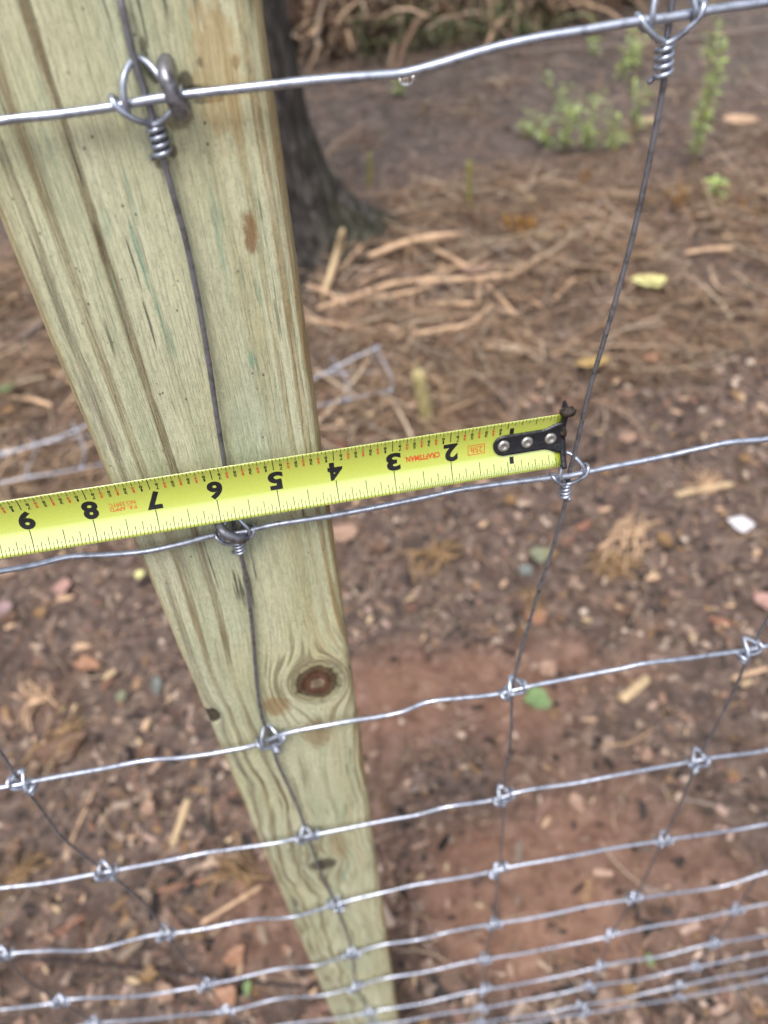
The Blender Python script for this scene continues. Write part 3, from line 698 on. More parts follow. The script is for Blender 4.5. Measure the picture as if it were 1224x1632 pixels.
def chips(name, n_, dens, lmin, lmax, ratio, pal, label, cat, lift=.3):
    x, y = sample(n_, dens); L = lmin + (lmax - lmin) * rng.random(n_) ** 1.7; W = L * rng.uniform(*ratio, n_); H = np.minimum(W * rng.uniform(.2, .5, n_), .006)
    d, s_, u = rot_basis(rng.random(n_) * 6.283, rng.normal(0, .22, n_), rng.normal(0, .3, n_))
    c = np.stack([x, y, ground_h(x, y) + H * lift], 1)
    V = np.zeros((n_, 8, 3)); i = 0
    for a in (-.5, .5):
        for b in (-.5, .5):
            for e in (-.5, .5):
                tap = rng.uniform(.45, 1, n_)
                V[:, i] = c + d * (a * L * rng.uniform(.75, 1.1, n_))[:, None] + s_ * (b * W * tap)[:, None] + u * (e * H)[:, None]; i += 1
    f = np.array([(0, 1, 3, 2), (4, 6, 7, 5), (0, 4, 5, 1), (2, 3, 7, 6), (0, 2, 6, 4), (1, 5, 7, 3)])
    F = (f[None] + (np.arange(n_) * 8)[:, None, None]).reshape(-1, 4)
    col = pal[rng.integers(0, len(pal), n_)] * rng.uniform(.45, 1.15, n_)[:, None]
    o = mesh_obj(name, V.reshape(-1, 3), F, M_chipv, None, False, np.repeat(col, 8, 0)); tag(o, label, cat, kind='stuff'); return o
def d_all(x, y):
    cl, st, we = zones(x, y); return np.clip((.85 - .80 * cl - .62 * we) * (.55 + .9 * (vnoise(x * 4 + 40, y * 4 + 12) - .3)), .015, 1)
def d_shred(x, y):
    return d_all(x, y) * np.clip(vnoise(x * 3 + 17, y * 3 + 5) * 2.4 - .7, .08, 1)
chips('wood_crumbs', 34000, d_all, .004, .022, (.3, .8), PAL, 'fine crumbs of bark and wood strewn over the muddy ground', 'mulch')
chips('bark_shreds', 4200, d_shred, .014, .050, (.18, .5), PAL, 'brown bark shreds scattered thickly over the soil', 'mulch')
def needles(name, n_, dens, lmin, lmax, r0, r1, pal, label, cat, hmax=.02, curve=.12, tilt=.10):
    x, y = sample(n_, dens); L = rng.uniform(lmin, lmax, n_); az = rng.random(n_) * 6.283
    d, s_, u = rot_basis(az, rng.normal(0, tilt, n_), rng.normal(0, .4, n_)); bend = rng.normal(0, curve, n_) * L
    c = np.stack([x, y, ground_h(x, y) + .002 + hmax * rng.random(n_) ** 2], 1); R = rng.uniform(r0, r1, n_)
    V = np.zeros((n_, 4, 3, 3))
    for j, t in enumerate((-.5, -.17, .17, .5)):
        q = c + d * (t * L)[:, None] + s_ * (bend * (t * t * 4 - .5))[:, None]; rr = R * (1 - .55 * abs(t))
        for k in range(3):
            a = k * 2.094; V[:, j, k] = q + s_ * (rr * math.cos(a))[:, None] + u * (rr * math.sin(a) * .6)[:, None]
    f = np.array([(j * 3 + k, j * 3 + (k + 1) % 3, (j + 1) * 3 + (k + 1) % 3, (j + 1) * 3 + k) for j in range(3) for k in range(3)])
    F = (f[None] + (np.arange(n_) * 12)[:, None, None]).reshape(-1, 4)
    col = pal[rng.integers(0, len(pal), n_)] * rng.uniform(.5, 1.15, n_)[:, None]
    o = mesh_obj(name, V.reshape(-1, 3), F, M_chipv, None, True, np.repeat(col, 12, 0)); tag(o, label, cat, kind='stuff')
SPAL = np.array([sr(200, 172, 146), sr(182, 150, 122), sr(216, 194, 168), sr(150, 118, 96), sr(104, 82, 70), sr(182, 150, 118)])
d_straw = lambda x, y: np.clip(zones(x, y)[1] ** 1.5, .0, 1) * np.clip(vnoise(x * 5 + 2, y * 5 + 61) * 2.6 - .6, .06, 1) * (y > 1.15) + .0008
needles('pine_straw', 14000, d_straw, .06, .20, .0010, .0021, SPAL, 'tan pine straw matted over the soil around the tree foot', 'straw', .05, .12, .16)
needles('dead_grass_stems', 4600, d_straw, .06, .34, .0016, .0050, SPAL, 'flattened tan dead grass stems lying crosswise in the straw', 'straw', .07, .08, .14)
needles('loose_needles', 4500, d_all, .03, .10, .0007, .0015, SPAL, 'loose brown needles scattered thinly over the mud by the fence', 'straw', .01, .15, .06)

# ================================================================== STICKS, CHIPS, LEAVES ONE CAN PICK OUT
M_tan = mat_plain('tan_dead_stem', sr(196, 164, 134), .65, .35, 45); M_palew = mat_plain('pale_split_wood', sr(188, 164, 130), .6, .25, 60)
M_redw = mat_plain('red_brown_wood', sr(138, 98, 80), .65, .35, 60); M_dkstick = mat_plain('dark_wet_twig', sr(58, 46, 44), .5, .4, 60)
M_grey = mat_plain('grey_weathered_wood', sr(132, 118, 110), .7, .35, 60)
def stick(name, px, wpx, mat, label, cat='stick', group=None, lift=.006, flat=.55, raise_=None):
    P = []
    for i, (u, v) in enumerate(px):
        L_ = lift + (raise_[i] * 3.4 if raise_ else 0); P.append(np.array(gpos(u, v, L_)))
    mid = P[len(P) // 2]; dist = (mid - CAM) @ RM[2]; rad = wpx * .5 * dist / FPX
    C_ = catmull(P, 6) if len(P) > 2 else np.array([P[0] + (P[1] - P[0]) * t for t in np.linspace(0, 1, 8)])
    n_ = len(C_); R = rad * (.8 + .35 * vnoise(np.linspace(0, 5, n_) + px[0][0], np.zeros(n_) + px[0][1] * .37)); R[0] *= .6; R[-1] *= .5
    V, F = tube(C_, R, 7); b = C_.mean(0); b[2] = C_[:, 2].min()
    V = [((v[0] - b[0]), (v[1] - b[1]), (v[2] - b[2])) for v in V]
    o = mesh_obj(name, V, F, mat); o.location = b; tag(o, label, cat, group); return o
c3 = lambda *pts: [(460 + a / 3.06, 330 + b / 3.06) for a, b in pts]
stick('split_stick', c3((265, 110), (240, 215), (165, 450)), 12, M_palew, 'pale split stick leaning up against the dark tree root', raise_=[.06, .03, 0])
stick('dead_stem', c3((140, 495), (400, 410), (520, 372), (760, 355), (960, 345), (1140, 312), (1224, 240)), 10, M_tan, 'long tan cane lying through the straw from the tree foot', raise_=[.01] * 7)
stick('dead_stem', c3((390, 240), (600, 165), (850, 130)), 12, M_tan, 'broad tan stem lying in straw in front of the root tip', raise_=[.012] * 3)
stick('dead_stem', c3((600, 620), (740, 600), (880, 570), (1000, 470)), 9, M_tan, 'bent tan stem curving up behind the wooden stake', raise_=[.012] * 4)
STEMS = 'tan dead stems crossing in the straw'; SL = 'short tan dead stem lying in the straw among crossing canes'
for q in (((690, 465), (930, 475)), ((930, 330), (925, 460)), ((960, 370), (1110, 530)), ((70, 540), (240, 575), (400, 600)), ((250, 310), (410, 130)), ((700, 200), (800, 250), (920, 330)), ((300, 450), (560, 420), (700, 380)), ((1000, 300), (1180, 280)), ((520, 640), (640, 560)), ((420, 560), (560, 610))):
    stick('dead_stem', c3(*q), random.uniform(6, 9), M_tan, SL, group=STEMS, raise_=[.008] * len(q))
for u, v, l, a in ((30, 470, 50, .5), (60, 520, 60, -.6), (25, 590, 80, -.9), (50, 640, 70, .2), (90, 600, 60, .4), (20, 720, 40, .3), (60, 760, 60, -.3), (110, 640, 45, -.9), (520, 470, 70, .5), (600, 440, 60, -.4), (760, 520, 70, -.2), (700, 500, 60, .5), (800, 450, 90, -.5), (640, 395, 60, .3), (880, 420, 60, -.6), (720, 430, 90, -.3), (560, 520, 50, .2), (840, 480, 60, .4), (940, 400, 60, -.3), (1130, 400, 80, -.1), (1000, 385, 60, -.2), (1180, 380, 60, .1), (790, 400, 50, .6), (670, 455, 60, .1), (900, 460, 50, -.8)):
    stick('dead_stem', [(u - l / 2 * math.cos(a), v - l / 2 * math.sin(a)), (u + 3, v - 3), (u + l / 2 * math.cos(a), v + l / 2 * math.sin(a))], random.uniform(4, 8), random.choice([M_tan, M_tan, M_grey]), 'flattened dead stem lying loose on the straw and soil', group='loose dead stems', raise_=[.006] * 3)
h = lambda *p: list(p)
stick('split_stick', h((300, 1273), (288, 1310), (274, 1350)), 13, M_palew, 'pale straight stick lying on mud between two fence wires left of the post')
stick('pine_needle_pair', h((150, 1258), (125, 1315), (100, 1373)), 4, M_tan, 'long thin tan straw lying beside the leaning stay wire', 'straw')
stick('split_stick', h((1077, 789), (1120, 780), (1170, 771)), 12, M_palew, 'cream stick lying across brown leaf scraps right of the tape hook')
stick('wood_splinter', h((1130, 985), (1165, 995)), 12, M_redw, 'orange brown splinter lying on bare soil', 'splinter')
stick('wood_splinter', h((1165, 1082), (1224, 1064)), 9, M_tan, 'tan splinter lying just under the knotted third wire', 'splinter')
stick('wood_splinter', h((990, 1115), (1010, 1100), (1032, 1080)), 18, M_palew, 'cream pointed splinter lying behind the third wire', 'splinter')
stick('dark_wire_offcut', h((12, 1527), (120, 1533), (240, 1546), (370, 1562), (500, 1576)), 5, M_dkstick, 'thin dark rod lying along the ground through the post foot', 'rod', lift=.012)
stick('twig', h((250, 1420), (300, 1410), (355, 1395)), 8, M_redw, 'reddish twig on mud beside the post', 'twig')
stick('twig', h((320, 1472), (360, 1447), (420, 1410)), 8, M_tan, 'brown twig angled up towards the post edge', 'twig')
stick('twig', h((85, 1490), (110, 1475), (138, 1458)), 7, M_redw, 'short brown twig near the left stay wire', 'twig')
stick('twig', h((1085, 1272), (1110, 1277), (1145, 1285)), 5, M_grey, 'grey twig lying behind the right hand stay wire', 'twig')
stick('twig', h((1170, 125), (1205, 140), (1224, 152)), 6, M_grey, 'grey bent twig on the dark mud path', 'twig')
stick('fallen_pole', h((800, 84), (930, 76), (1081, 64), (1224, 45), (1330, 30)), 5, M_grey, 'thin grey pole lying along the far edge of the mud path', 'pole', lift=.02)
stick('twig', h((950, 530), (985, 548), (1004, 558)), 7, M_grey, 'grey brown twig lying beside the stay wire on bare soil', 'twig')
stick('twig', h((1004, 548), (1030, 540), (1060, 528)), 6, M_tan, 'tan twig meeting a grey one on bare soil', 'twig')
stick('twig', h((513, 678), (535, 700), (550, 715)), 12, M_redw, 'orange twig peeping out between post and tape edge', 'twig')
stick('twig', h((1110, 522), (1108, 555)), 8, M_tan, 'short upright tan twig lying on brown leaf litter', 'twig')
# chips: a few shapes shared by every chip
def chip_mesh(seed, mat):
    r_ = random.Random(seed); n_ = 7; pts = []
    for k in range(n_):
        a = 2 * math.pi * k / n_; r = r_.uniform(.75, 1.1); pts.append((r * math.cos(a), .42 * r * math.sin(a) * r_.uniform(.7, 1.2)))
    V = [(x, y, 0) for x, y in pts] + [(x * .86, y * .82, .16 + .05 * r_.random()) for x, y in pts]
    F = [tuple(range(n_))[::-1], tuple(range(n_, 2 * n_))] + [(k, (k + 1) % n_, n_ + (k + 1) % n_, n_ + k) for k in range(n_)]
    me = bpy.data.meshes.new('wood_chip'); me.from_pydata(V, [], F); me.materials.append(mat); return me
CM = {k: [chip_mesh(i + j * 10, m_) for i in range(4)] for j, (k, m_) in enumerate({'tan': M_tan, 'cream': M_palew, 'red brown': M_redw, 'grey': M_grey}.items())}
CL = {'tan': 'tan wood chip lying flat on the muddy ground', 'cream': 'cream wood chip lying bright on the muddy ground', 'red brown': 'red brown bark chip lying on the muddy ground', 'grey': 'grey weathered wood chip lying on the muddy ground'}
def chip(u, v, lpx, ang, kind):
    p = gpos(u, v, .012 if v > 700 else .046); dist = (np.array(p) - CAM) @ RM[2]; L = lpx * .5 * dist / FPX
    o = bpy.data.objects.new('wood_chip', random.choice(CM[kind])); COL.objects.link(o); o.location = (p.x, p.y, p.z - L * .03)
    o.scale = (L, L * random.uniform(.8, 1.25), L * .8); o.rotation_euler = (random.uniform(-.25, .25), random.uniform(-.2, .2), ang); tag(o, CL[kind], 'wood chip', kind + ' chips on the ground')
for q in ((58, 1118, 30, .1, 'tan'), (130, 1030, 30, 0, 'tan'), (170, 1090, 26, .6, 'red brown'), (100, 1130, 14, .9, 'cream'), (232, 1155, 30, 1.2, 'tan'), (70, 1188, 24, 2, 'tan'), (175, 1075, 30, .5, 'cream'), (103, 953, 30, 0, 'tan'), (15, 998, 24, .1, 'tan'), (118, 1128, 16, 1, 'cream'),
          (365, 1338, 18, .2, 'cream'), (212, 1563, 28, -.3, 'cream'), (72, 1545, 20, -1, 'cream'), (382, 1546, 18, 1.2, 'cream'), (132, 1432, 14, 1.2, 'tan'), (660, 1560, 22, 1.4, 'cream'), (712, 1382, 20, 1.2, 'cream'), (670, 1398, 22, .5, 'cream'), (775, 1345, 22, 0, 'red brown'), (870, 1310, 26, .8, 'tan'), (660, 1258, 20, 0, 'grey'), (945, 1275, 14, 1, 'cream'),
          (935, 988, 20, -.4, 'cream'), (988, 967, 18, -.5, 'cream'), (1040, 920, 30, .1, 'tan'), (965, 812, 26, 0, 'tan'), (1000, 740, 22, .2, 'tan'), (930, 838, 34, .3, 'red brown'), (905, 862, 26, .4, 'red brown'), (1060, 1000, 20, .2, 'red brown'), (1105, 1015, 18, .2, 'cream'), (1190, 1088, 26, .1, 'cream'), (590, 988, 20, 1, 'cream'), (802, 930, 26, .8, 'tan'), (1165, 965, 20, 0, 'tan'), (1205, 880, 24, .5, 'tan'),
          (1145, 810, 18, 0, 'tan'), (1122, 695, 20, .9, 'cream'), (1090, 635, 16, 0, 'tan'), (955, 690, 16, 0, 'cream'), (1212, 645, 18, 0, 'tan'), (840, 320, 40, -.1, 'cream'), (1030, 190, 40, 0, 'tan'), (1180, 190, 60, 0, 'tan'), (620, 640, 20, .3, 'tan'), (590, 660, 20, .3, 'cream'), (960, 322, 18, 0, 'grey'), (700, 860, 14, 0, 'grey'), (770, 835, 20, .5, 'tan')): chip(*q)
r_ = random.Random(21)
for i in range(70):
    u = r_.uniform(10, 1215); v = r_.uniform(700, 1620)
    if 200 < u < 640 and abs(u - (200 + (v - 700) * .42 + 120)) < 170: continue
    if 620 < u < 1130 and 1230 < v < 1540 and r_.random() < .75: continue
    chip(u, v, r_.uniform(10, 22), r_.uniform(0, 6.28), r_.choice(['tan', 'tan', 'red brown', 'red brown', 'grey', 'cream']))
for i in range(55):
    u = r_.uniform(520, 1215); v = r_.uniform(420, 700); chip(u, v, r_.uniform(10, 20), r_.uniform(0, 6.28), r_.choice(['tan', 'tan', 'red brown', 'grey', 'grey', 'cream']))
# leaves
def leaf(u, v, lpx, wpx, ang, mat, label, curl=.25, lobed=False, group=None, seed=0, name='fallen_leaf'):
    p = gpos(u, v, .012 if v > 700 else .046); dist = (np.array(p) - CAM) @ RM[2]; L = lpx * .5 * dist / FPX; W = wpx * .5 * dist / FPX / .82
    V = []; F = []; n_ = 14; rr = random.Random(seed + int(u)); K = 6
    for sd_ in (0, 1):
        for i in range(n_ + 1):
            t = -1 + 2 * i / n_; hw_ = W * max(0.02, (1 - t * t)) ** (.95 if lpx > 24 else .75) * (1 + (.30 * math.cos(t * 10) if lobed else 0))
            for k in range(K + 1):
                q = -1 + 2 * k / K; jag = 1 + (.75 * (float(vnoise(t * 2.6 + u * .31 + (5 if q > 0 else 0), v * .17)) - .5) + .55 * (float(vnoise(t * 7 + u, v + (9 if q > 0 else 0))) - .5)) * (abs(q) > .3); V.append((t * L, q * hw_ * jag + .22 * W * t * t, .0035 + curl * (W * q * q * .8 + L * t * t * .35) + .03 * W * math.sin(9 * t + 4 * q) - .0006 * sd_))
    o_ = (n_ + 1) * (K + 1); ix = lambda i, k, s: s * o_ + i * (K + 1) + k
    for i in range(n_):
        for k in range(K): F.append((ix(i, k, 0), ix(i + 1, k, 0), ix(i + 1, k + 1, 0), ix(i, k + 1, 0))); F.append((ix(i, k, 1), ix(i, k + 1, 1), ix(i + 1, k + 1, 1), ix(i + 1, k, 1)))
        F.append((ix(i, 0, 0), ix(i, 0, 1), ix(i + 1, 0, 1), ix(i + 1, 0, 0))); F.append((ix(i, K, 0), ix(i + 1, K, 0), ix(i + 1, K, 1), ix(i, K, 1)))
    o = mesh_obj(name, V, F, mat); o.location = p; o.rotation_euler = (rr.uniform(-.1, .1), rr.uniform(-.1, .1), ang); tag(o, label, 'leaf', group); return o
LM = {k: mat_plain('leaf_' + k, sr(*c), .5, .22, 70, .4) for k, c in dict(yellow=(222, 218, 150), ochre=(164, 138, 88), orange=(146, 108, 84), white=(214, 210, 214), pink=(166, 130, 120), mauve=(150, 126, 126), green=(116, 138, 92), olive=(122, 124, 100), teal=(112, 116, 112), tan=(150, 122, 104), brown=(104, 80, 64), gold=(128, 100, 68)).items()}
for a in ((1035, 450, 60, 30, 0.0, 'yellow', 'pale yellow leaf lying flat on dark soil'), (870, 379, 24, 22, 0, 'ochre', 'small yellow leaf beside the cut brown stub'), (945, 580, 60, 24, .1, 'ochre', 'curved ochre leaf lying behind the stay wire above the hook'),
          (1038, 573, 28, 18, .3, 'orange', 'small orange leaf on brown soil'), (1180, 838, 40, 24, -.5, 'white', 'white leaf shining on brown soil'), (855, 1116, 42, 36, .4, 'green', 'fresh green leaf lying behind the knot of the third wire'), (862, 886, 36, 26, -.3, 'olive', 'grey green leaf on soil left of the stay wire'),
          (837, 911, 22, 22, 0, 'teal', 'small blue green leaf scrap beside the grey green leaf'), (100, 939, 30, 28, .2, 'pink', 'round pink leaf below the tape on brown mud'), (8, 972, 26, 24, .4, 'mauve', 'mauve leaf lying on mud near a pink one'), (1218, 960, 30, 34, .3, 'pink', 'pale pink leaf half hidden at the stay wire far from the post'),
          (223, 917, 16, 14, 0, 'yellow', 'tiny yellow leaf touching the post edge below the wire'), (548, 852, 46, 30, -.3, 'tan', 'dull tan leaf beside the right edge of the post'), (690, 888, 60, 26, -.8, 'gold', 'curled golden brown leaf lying on soil under the tape'), (985, 900, 50, 34, .5, 'gold', 'crumpled golden leaf on soil right of the stay wire'),
          (1010, 870, 44, 26, .1, 'ochre', 'pale ochre leaf beside a crumpled golden one'), (250, 1095, 16, 30, 0, 'teal', 'small grey green leaf on red clay beside the post'), (193, 1112, 18, 16, .5, 'olive', 'small olive leaf among wood chips'), (100, 1195, 90, 34, .3, 'brown', 'large brown leaf on mud above the leaning stay knot'),
          (140, 1060, 26, 34, 1.2, 'orange', 'rust orange leaf scrap standing on mud'), (14, 620, 30, 22, .3, 'green', 'bright green leaf scrap in the straw left of the post'), (855, 986, 40, 26, .2, 'orange', 'faded orange leaf on soil near the stay wire'), (918, 1282, 22, 26, 0, 'tan', 'pale tan leaf scrap on red clay between stay wires'),
          (775, 1318, 30, 18, .2, 'brown', 'brown leaf scrap lying behind the fourth wire'), (1035, 1532, 14, 16, 0, 'green', 'tiny green leaf scrap on red clay near the lowest wires'), (395, 1575, 14, 16, 0, 'green', 'tiny green scrap on mud left of the post foot'), (245, 470, 1, 1, 0, 'tan', None), (1195, 360, 30, 20, 0, 'brown', 'brown leaf on the soil beyond the yellow leaf'),
          (375, 1525, 40, 24, .5, 'orange', 'rust leaf beside the lowest wires left of the post'), (360, 1590, 40, 30, .4, 'orange', 'rust orange leaf under the lowest visible knot left of the post'), (760, 430, 60, 20, .3, 'tan', 'wide tan leaf blade lying in the straw'), (1000, 700, 30, 20, .2, 'tan', 'dusty tan leaf scrap on soil above the second wire')):
    if a[6] is None or a[0] in (690, 985, 1010): continue
    leaf(a[0], a[1], a[2], a[3], a[4], LM[a[5]], a[6], lobed=a[5] == 'green' and a[2] > 40, curl=.35 if a[5] in ('gold', 'brown') else .2)
for i in range(46):
    u = r_.uniform(10, 1215); v = r_.uniform(560, 1600)
    if 180 < u < 640 and abs(u - (200 + (v - 700) * .42 + 120)) < 180: continue
    if 640 < u < 1130 and 1230 < v < 1540: continue
    k = r_.choice(['brown', 'tan', 'brown', 'gold']); leaf(u, v, r_.uniform(18, 38), r_.uniform(12, 22), r_.uniform(0, 6), LM[k], {'brown': 'dark brown dead leaf sunk into the muddy litter', 'tan': 'faded tan dead leaf lying loose in the muddy litter', 'gold': 'small golden brown dead leaf in the muddy litter'}[k], .35, group=k + ' dead leaves in the litter', seed=i)
def tuft(u, v, lpx, label, seed, mats):
    p = gpos(u, v, .003); dist = (np.array(p) - CAM) @ RM[2]; L = lpx * dist / FPX; rr = random.Random(seed); parts = []; main = rr.uniform(0, 3.1)
    for k in range(34):
        a = rr.gauss(main, .55) + (math.pi if rr.random() < .4 else 0); l = L * rr.uniform(.25, .7); o_ = np.array([rr.gauss(0, L * .14), rr.gauss(0, L * .14), rr.uniform(0, L * .12)]); d = np.array([math.cos(a), math.sin(a), rr.uniform(-.05, .35)])
        bend = np.array([-d[1], d[0], 0]) * rr.uniform(-.25, .25) * l
        parts.append(tube([o_, o_ + d * l * .5 + bend, o_ + d * l + np.array([0, 0, -.2 * l])], L * rr.uniform(.010, .028), 4))
    V, F = join(parts); o = mesh_obj('straw_tuft', V, F, mats); o.location = p; tag(o, label, 'straw tuft')
M_tuft = mat_plain('golden_straw', sr(150, 122, 90), .65, .5, 50)
tuft(690, 888, 80, 'golden straw tuft lying on soil under the tape', 1, M_tuft); tuft(985, 905, 70, 'golden brown straw tuft on soil right of a stay wire', 2, M_tuft); tuft(1000, 858, 90, 'pale frayed straw tuft just beyond a golden brown one', 3, M_tan)
tuft(95, 1190, 90, 'frayed brown straw tuft on mud above the leaning stay knot', 4, M_tuft); tuft(60, 1110, 70, 'tan straw tuft among chips left of the post', 5, M_tan); tuft(380, 1390, 80, 'dark straw tuft against the left edge of the post', 6, M_tuft); tuft(1120, 770, 60, 'pale straw tuft under the cream stick', 7, M_tan); tuft(30, 1390, 70, 'brown straw tuft beside the fourth wire left of the post', 8, M_tuft); tuft(850, 960, 50, 'small tan straw tuft beside the stay wire under the hook', 9, M_tuft)
# pale pebbles
M_peb = mat_plain('pale_pebble', sr(196, 178, 162), .6, .25, 200); pebm = None
for i, (u, v, s_) in enumerate(((930, 975, 14), (1170, 612, 14), (1195, 578, 13), (632, 830, 10), (589, 987, 11), (873, 835, 10), (1120, 655, 14), (995, 1005, 10), (640, 1150, 10), (1090, 860, 12), (700, 780, 10), (1020, 1010, 9), (258, 1022, 10), (310, 1180, 9))):
    p = gpos(u, v); d_ = (np.array(p) - CAM) @ RM[2]; R = s_ * .5 * d_ / FPX
    o = blob('pebble', p, 1, .85, .7, M_peb, i, .08, 2) if pebm is None else bpy.data.objects.new('pebble', pebm)
    if pebm is None: pebm = o.data
    else: COL.objects.link(o)
    o.location = p; o.scale = (R, R, R); o.rotation_euler = (0, 0, i); tag(o, 'small pale pebble sitting on the brown soil', 'pebble', 'pale pebbles')

# ================================================================== CUT STUBS AND STAKE
def stub(u, v, vtop, wpx, mat, label, name='plant_stub', cat='stub', lean=(0, 0), n_=1):
    p = gpos(u, v, -.01); dist = (np.array(p) - CAM) @ RM[2]; rad = wpx * .5 * dist / FPX
    top = on_y(u + lean[0], vtop, p.y + lean[1]); parts = []; rr = random.Random(int(u))
    for k in range(n_):
        e = np.array([rr.uniform(-1, 1), rr.uniform(-1, 1), 0]) * rad * (0 if n_ == 1 else 1.6); hh = 1 if n_ == 1 else rr.uniform(.5, 1.05)
        P = np.array([np.array(p) + e * .6 + (top - np.array(p) + e) * t * hh for t in np.linspace(0, 1, 9)])
        q = rad if n_ == 1 else rad * .45
        R = q * (1 + .12 * vnoise(np.arange(9) * .9 + u, np.zeros(9))); R[-1] *= .8; V, F = tube(P, R, 9); parts.append((V, F))
    V, F = join(parts); V = [tuple(np.array(q_) - np.array(p)) for q_ in V]; o = mesh_obj(name, V, F, mat); o.location = p; tag(o, label, cat)
n = NB('mossy_stake'); p_ = n.obj(); a = n.noise(n.scale(p_, (1, 1, .2)), 120, 4, .6); c = n.ramp(a, [(.35, sr(120, 112, 70)), (.5, sr(164, 152, 108)), (.68, sr(190, 172, 134))])
M_stake = n.out(c, .7, 0, n.bump(a, .5, .003), .3)
M_stub = mat_plain('brown_stub', sr(126, 92, 50), .7, .5, 120); M_ostub = mat_plain('olive_stub', sr(128, 122, 70), .7, .35, 120)
stub(684, 684, 592, 21, M_stake, 'yellowish cut wooden stake leaning out of the soil', 'wooden_stake', 'stake', (-18, -.02))
stub(589, 300, 243, 7, M_ostub, 'thin olive cut stalk standing beside the tree root'); stub(748, 335, 255, 8, M_ostub, 'thin olive cut stalk standing in the straw edge'); stub(838, 388, 335, 26, M_stub, 'dark brown tuft of cut stalks standing in straw', n_=9)
stub(898, 386, 352, 14, M_stub, 'small brown cut tuft behind the small yellow leaf', n_=5); stub(1082, 328, 300, 20, M_stub, 'rusty brown cut clump on the edge of the mud path', n_=7); stub(1200, 352, 325, 16, M_stub, 'small rusty stub near the yellow leaf', n_=5); stub(925, 298, 268, 10, M_stub, 'short brown stub beneath the green weeds', n_=3)

# ================================================================== ROLLED REMNANT OF FENCE WIRE BEHIND THE POST
def remnant():
    A = gpos(622, 632); B = gpos(-60, 800); A = np.array(A); B = np.array(B); d = (B - A); d[2] = 0; Lg = np.linalg.norm(d); d /= Lg; s_ = np.cross([0, 0, 1], d); s_ *= -1 if s_[1] < 0 else 1
    root = tag(empty('fence_wire_remnant', tuple(A)), 'loosely rolled remnant of woven wire fencing lying on straw behind the post', 'wire roll'); rad = .085
    def pt(t, a, wob=0): 
        r = rad * (1 + .22 * math.sin(t * 9 + a * 1.7)) ; y_ = s_ * (r * math.cos(a) + .02); zz = r * .75 * math.sin(a) + r * .45; q = A + d * t + y_; q[2] = float(ground_h(q[0], q[1])) * .3 + zz + .01 + .012 * math.sin(t * 7 + a * 2); return q - A
    Mr = mat_wire('remnant_wire', (.62, .65, .74), .42, .7, (.40, .42, .48))
    for a in (2.9, 1.2, -.3):
        V, F = tube(catmull([pt(t, a) for t in np.linspace(0, Lg, 18)], 3), .0021, 6); mesh_obj('line_wire', V, F, Mr, root)
    for k, t in enumerate(np.arange(0.01, Lg, .125)):
        pts = [pt(t + .012 * math.sin(a * 2 + k), a) for a in np.linspace(-.5 - .5 * math.sin(k * 2.3), 2.95, 14)]
        V, F = tube(catmull(pts, 2), .0016, 6); mesh_obj('stay_wire', V, F, Mr, root)
        for a in (2.9, 1.2):
            kn = mesh_obj('knot', [tuple(np.array(v) * .0058) for v in lathe([(.0001, -1), (.7, -.7), (1, 0), (.7, .7), (.0001, 1)], 8)[0]], lathe([(0, 0)] * 5, 8)[1], Mr, root); kn.location = pt(t, a)
remnant()

# ================================================================== WEEDS AND BRUSH
M_weed = mat_vcol('weed_green', .55, .35, 60, .2)
def weed(u, v, hpx, spread, nst, label, seed, col=(.36, .45, .16), group='young green weeds on the mud path'):
    p = gpos(u, v, -.005); dist = (np.array(p) - CAM) @ RM[2]; H = hpx * dist / FPX / .8; rr = random.Random(seed); root = tag(empty('weed', p), label, 'weed', group); S = []; LV = []; LF = []; LC = []
    for k in range(nst):
        az = rr.uniform(0, 6.28); sp = spread * rr.uniform(.3, 1.7); h_ = H * rr.uniform(.55, 1.05)
        pts = [np.array([sp * t * t * math.cos(az) + rr.uniform(-.01, .01) * t, sp * t * t * math.sin(az), h_ * t]) for t in (0, .3, .6, 1)]
        C_ = catmull(pts, 5); S.append(tube(C_, np.linspace(.0028, .0011, len(C_)), 5))
        nl = int(12 + h_ * 60)
        for j in range(nl):
            t = rr.uniform(.2, 1); q = C_[min(int(t * (len(C_) - 1)), len(C_) - 1)]; a = rr.uniform(0, 6.28); L = rr.uniform(.024, .062); el = rr.uniform(-.3, .7)
            dd = Vector((math.cos(a) * math.cos(el), math.sin(a) * math.cos(el), math.sin(el))); sd_ = dd.cross(Vector((0, 0, 1))).normalized() * L * rr.uniform(.07, .15); b0 = len(LV); o_ = Vector(q); up = Vector((0, 0, 1)) * L * .12
            for x in (o_, o_ + dd * L * .45 + sd_ + up, o_ + dd * L - up, o_ + dd * L * .45 - sd_ + up, o_ + dd * L * .5 + up * .4): LV.append(tuple(x))
            LF += [(b0, b0 + 1, b0 + 4), (b0 + 1, b0 + 2, b0 + 4), (b0 + 2, b0 + 3, b0 + 4), (b0 + 3, b0, b0 + 4)]; kk = rr.uniform(.7, 1.5); LC += [(col[0] * kk, col[1] * kk, col[2] * kk * rr.uniform(.7, 1.4))] * 5
    V, F = join(S); mesh_obj('stem', V, F, M_ostub, root); mesh_obj('foliage', LV, LF, M_weed, root, False, np.array(LC))
WC = 'low leafy green weed in the clump on the mud path left of a stay wire'
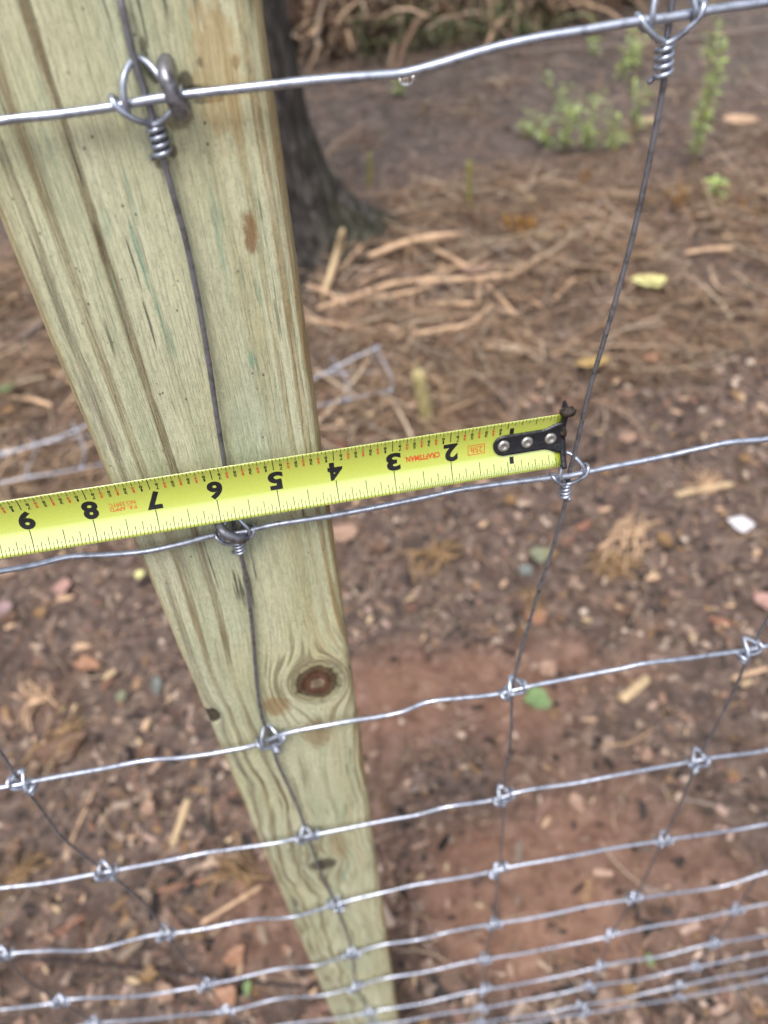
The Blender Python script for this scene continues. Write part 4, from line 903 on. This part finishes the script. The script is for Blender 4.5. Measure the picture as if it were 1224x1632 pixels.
for i, q in enumerate(((900, 250, 110, .10, 4, 'tallest weed of the low leafy clump on the mud path', None), (935, 245, 75, .10, 4, WC, 'weeds of the low clump'), (975, 245, 70, .10, 3, WC, 'weeds of the low clump'), (870, 240, 50, .08, 3, WC, 'weeds of the low clump'), (840, 225, 30, .06, 2, WC, 'weeds of the low clump'),
        (1010, 215, 80, .08, 2, 'slim green weed rising just behind the stay wire', None), (990, 130, 70, .10, 3, 'loose green sprig on mud below the top wire knot', None), (945, 95, 50, .08, 2, 'small green sprig at the far edge of the mud path', None), (640, 155, 40, .05, 2, 'tiny green sprig on mud under the hanging water drop', None))):
    weed(*q[:6], i, group=q[6])
weed(1102, 275, 190, .07, 5, 'tall leafy green weed standing on mud right behind a stay wire', 31, group=None)
weed(1132, 330, 45, .05, 3, 'small green sprout at the mud path edge below a tall weed', 37, group=None)
weed(1010, 110, 60, .06, 3, 'bushy green weed behind the top wire knot', 41, group=None)
M_brush = mat_vcol('brush_colours', .65, .3, 25, .3)
def blades(name, n_, xr, yr, hmax, wmin, wmax, pal, label, cat, kind='stuff', parent=None, droop=1.0):
    V = []; F = []; C_ = []; rr = random.Random(hash(name) % 999 if False else len(name) * 7)
    for i in range(n_):
        x = rr.uniform(*xr); y = rr.uniform(*yr); z = float(ground_h(x, y)); az = rr.uniform(0, 6.28); L = hmax * rr.uniform(.4, 1.1); w_ = rr.uniform(wmin, wmax); ln = rr.uniform(.2, .9) * droop; b0 = len(V); col = np.array(rr.choice(pal)) * rr.uniform(.55, 1.15); sd_ = np.array([-math.sin(az), math.cos(az), rr.uniform(-.5, .5)])
        for j in range(6):
            t = j / 5; q = np.array([x + math.cos(az) * L * ln * t ** 1.3, y + math.sin(az) * L * ln * t ** 1.3, z + L * (t * 1.1 - ln * .95 * t * t)]); ww = w_ * (1 - .85 * t ** 2) * .5
            V += [q - sd_ * ww, q + sd_ * ww, q + np.array([0, 0, ww * .5])]; C_ += [col] * 3
        for j in range(5):
            a = b0 + j * 3; F += [(a, a + 3, a + 5, a + 2), (a + 2, a + 5, a + 4, a + 1), (a, a + 1, a + 4, a + 3)]
    o = mesh_obj(name, V, F, M_brush, parent, False, np.array(C_)); tag(o, label, cat, kind=kind)
TANP = [sr(180, 150, 122), sr(198, 168, 140), sr(150, 120, 98), sr(108, 86, 72), sr(190, 166, 142), sr(60, 50, 44)]; GRP = [sr(112, 118, 82), sr(130, 136, 94), sr(92, 100, 66), sr(120, 116, 88)]
blades('dead_brush', 1100, (-1.0, 2.6), (5.0, 7.4), .95, .012, .055, TANP, 'tangled bank of dead tan leaves and stalks beyond the mud path', 'brush', droop=1.25)
blades('dead_leaf_tangle', 500, (.2, 2.0), (4.85, 5.9), .60, .02, .06, TANP, 'broad curled tan leaves heaped at the foot of the brush bank', 'brush', droop=1.5)
blades('green_bank_grass', 420, (.55, 1.7), (4.7, 5.7), .40, .008, .02, GRP, 'green grass growing through the dead brush bank', 'grass', droop=1.2)
blades('path_edge_grass', 260, (.1, 3.4), (3.6, 5.0), .10, .004, .009, GRP, 'thin grass blades sprouting on the far side of the mud path', 'grass')
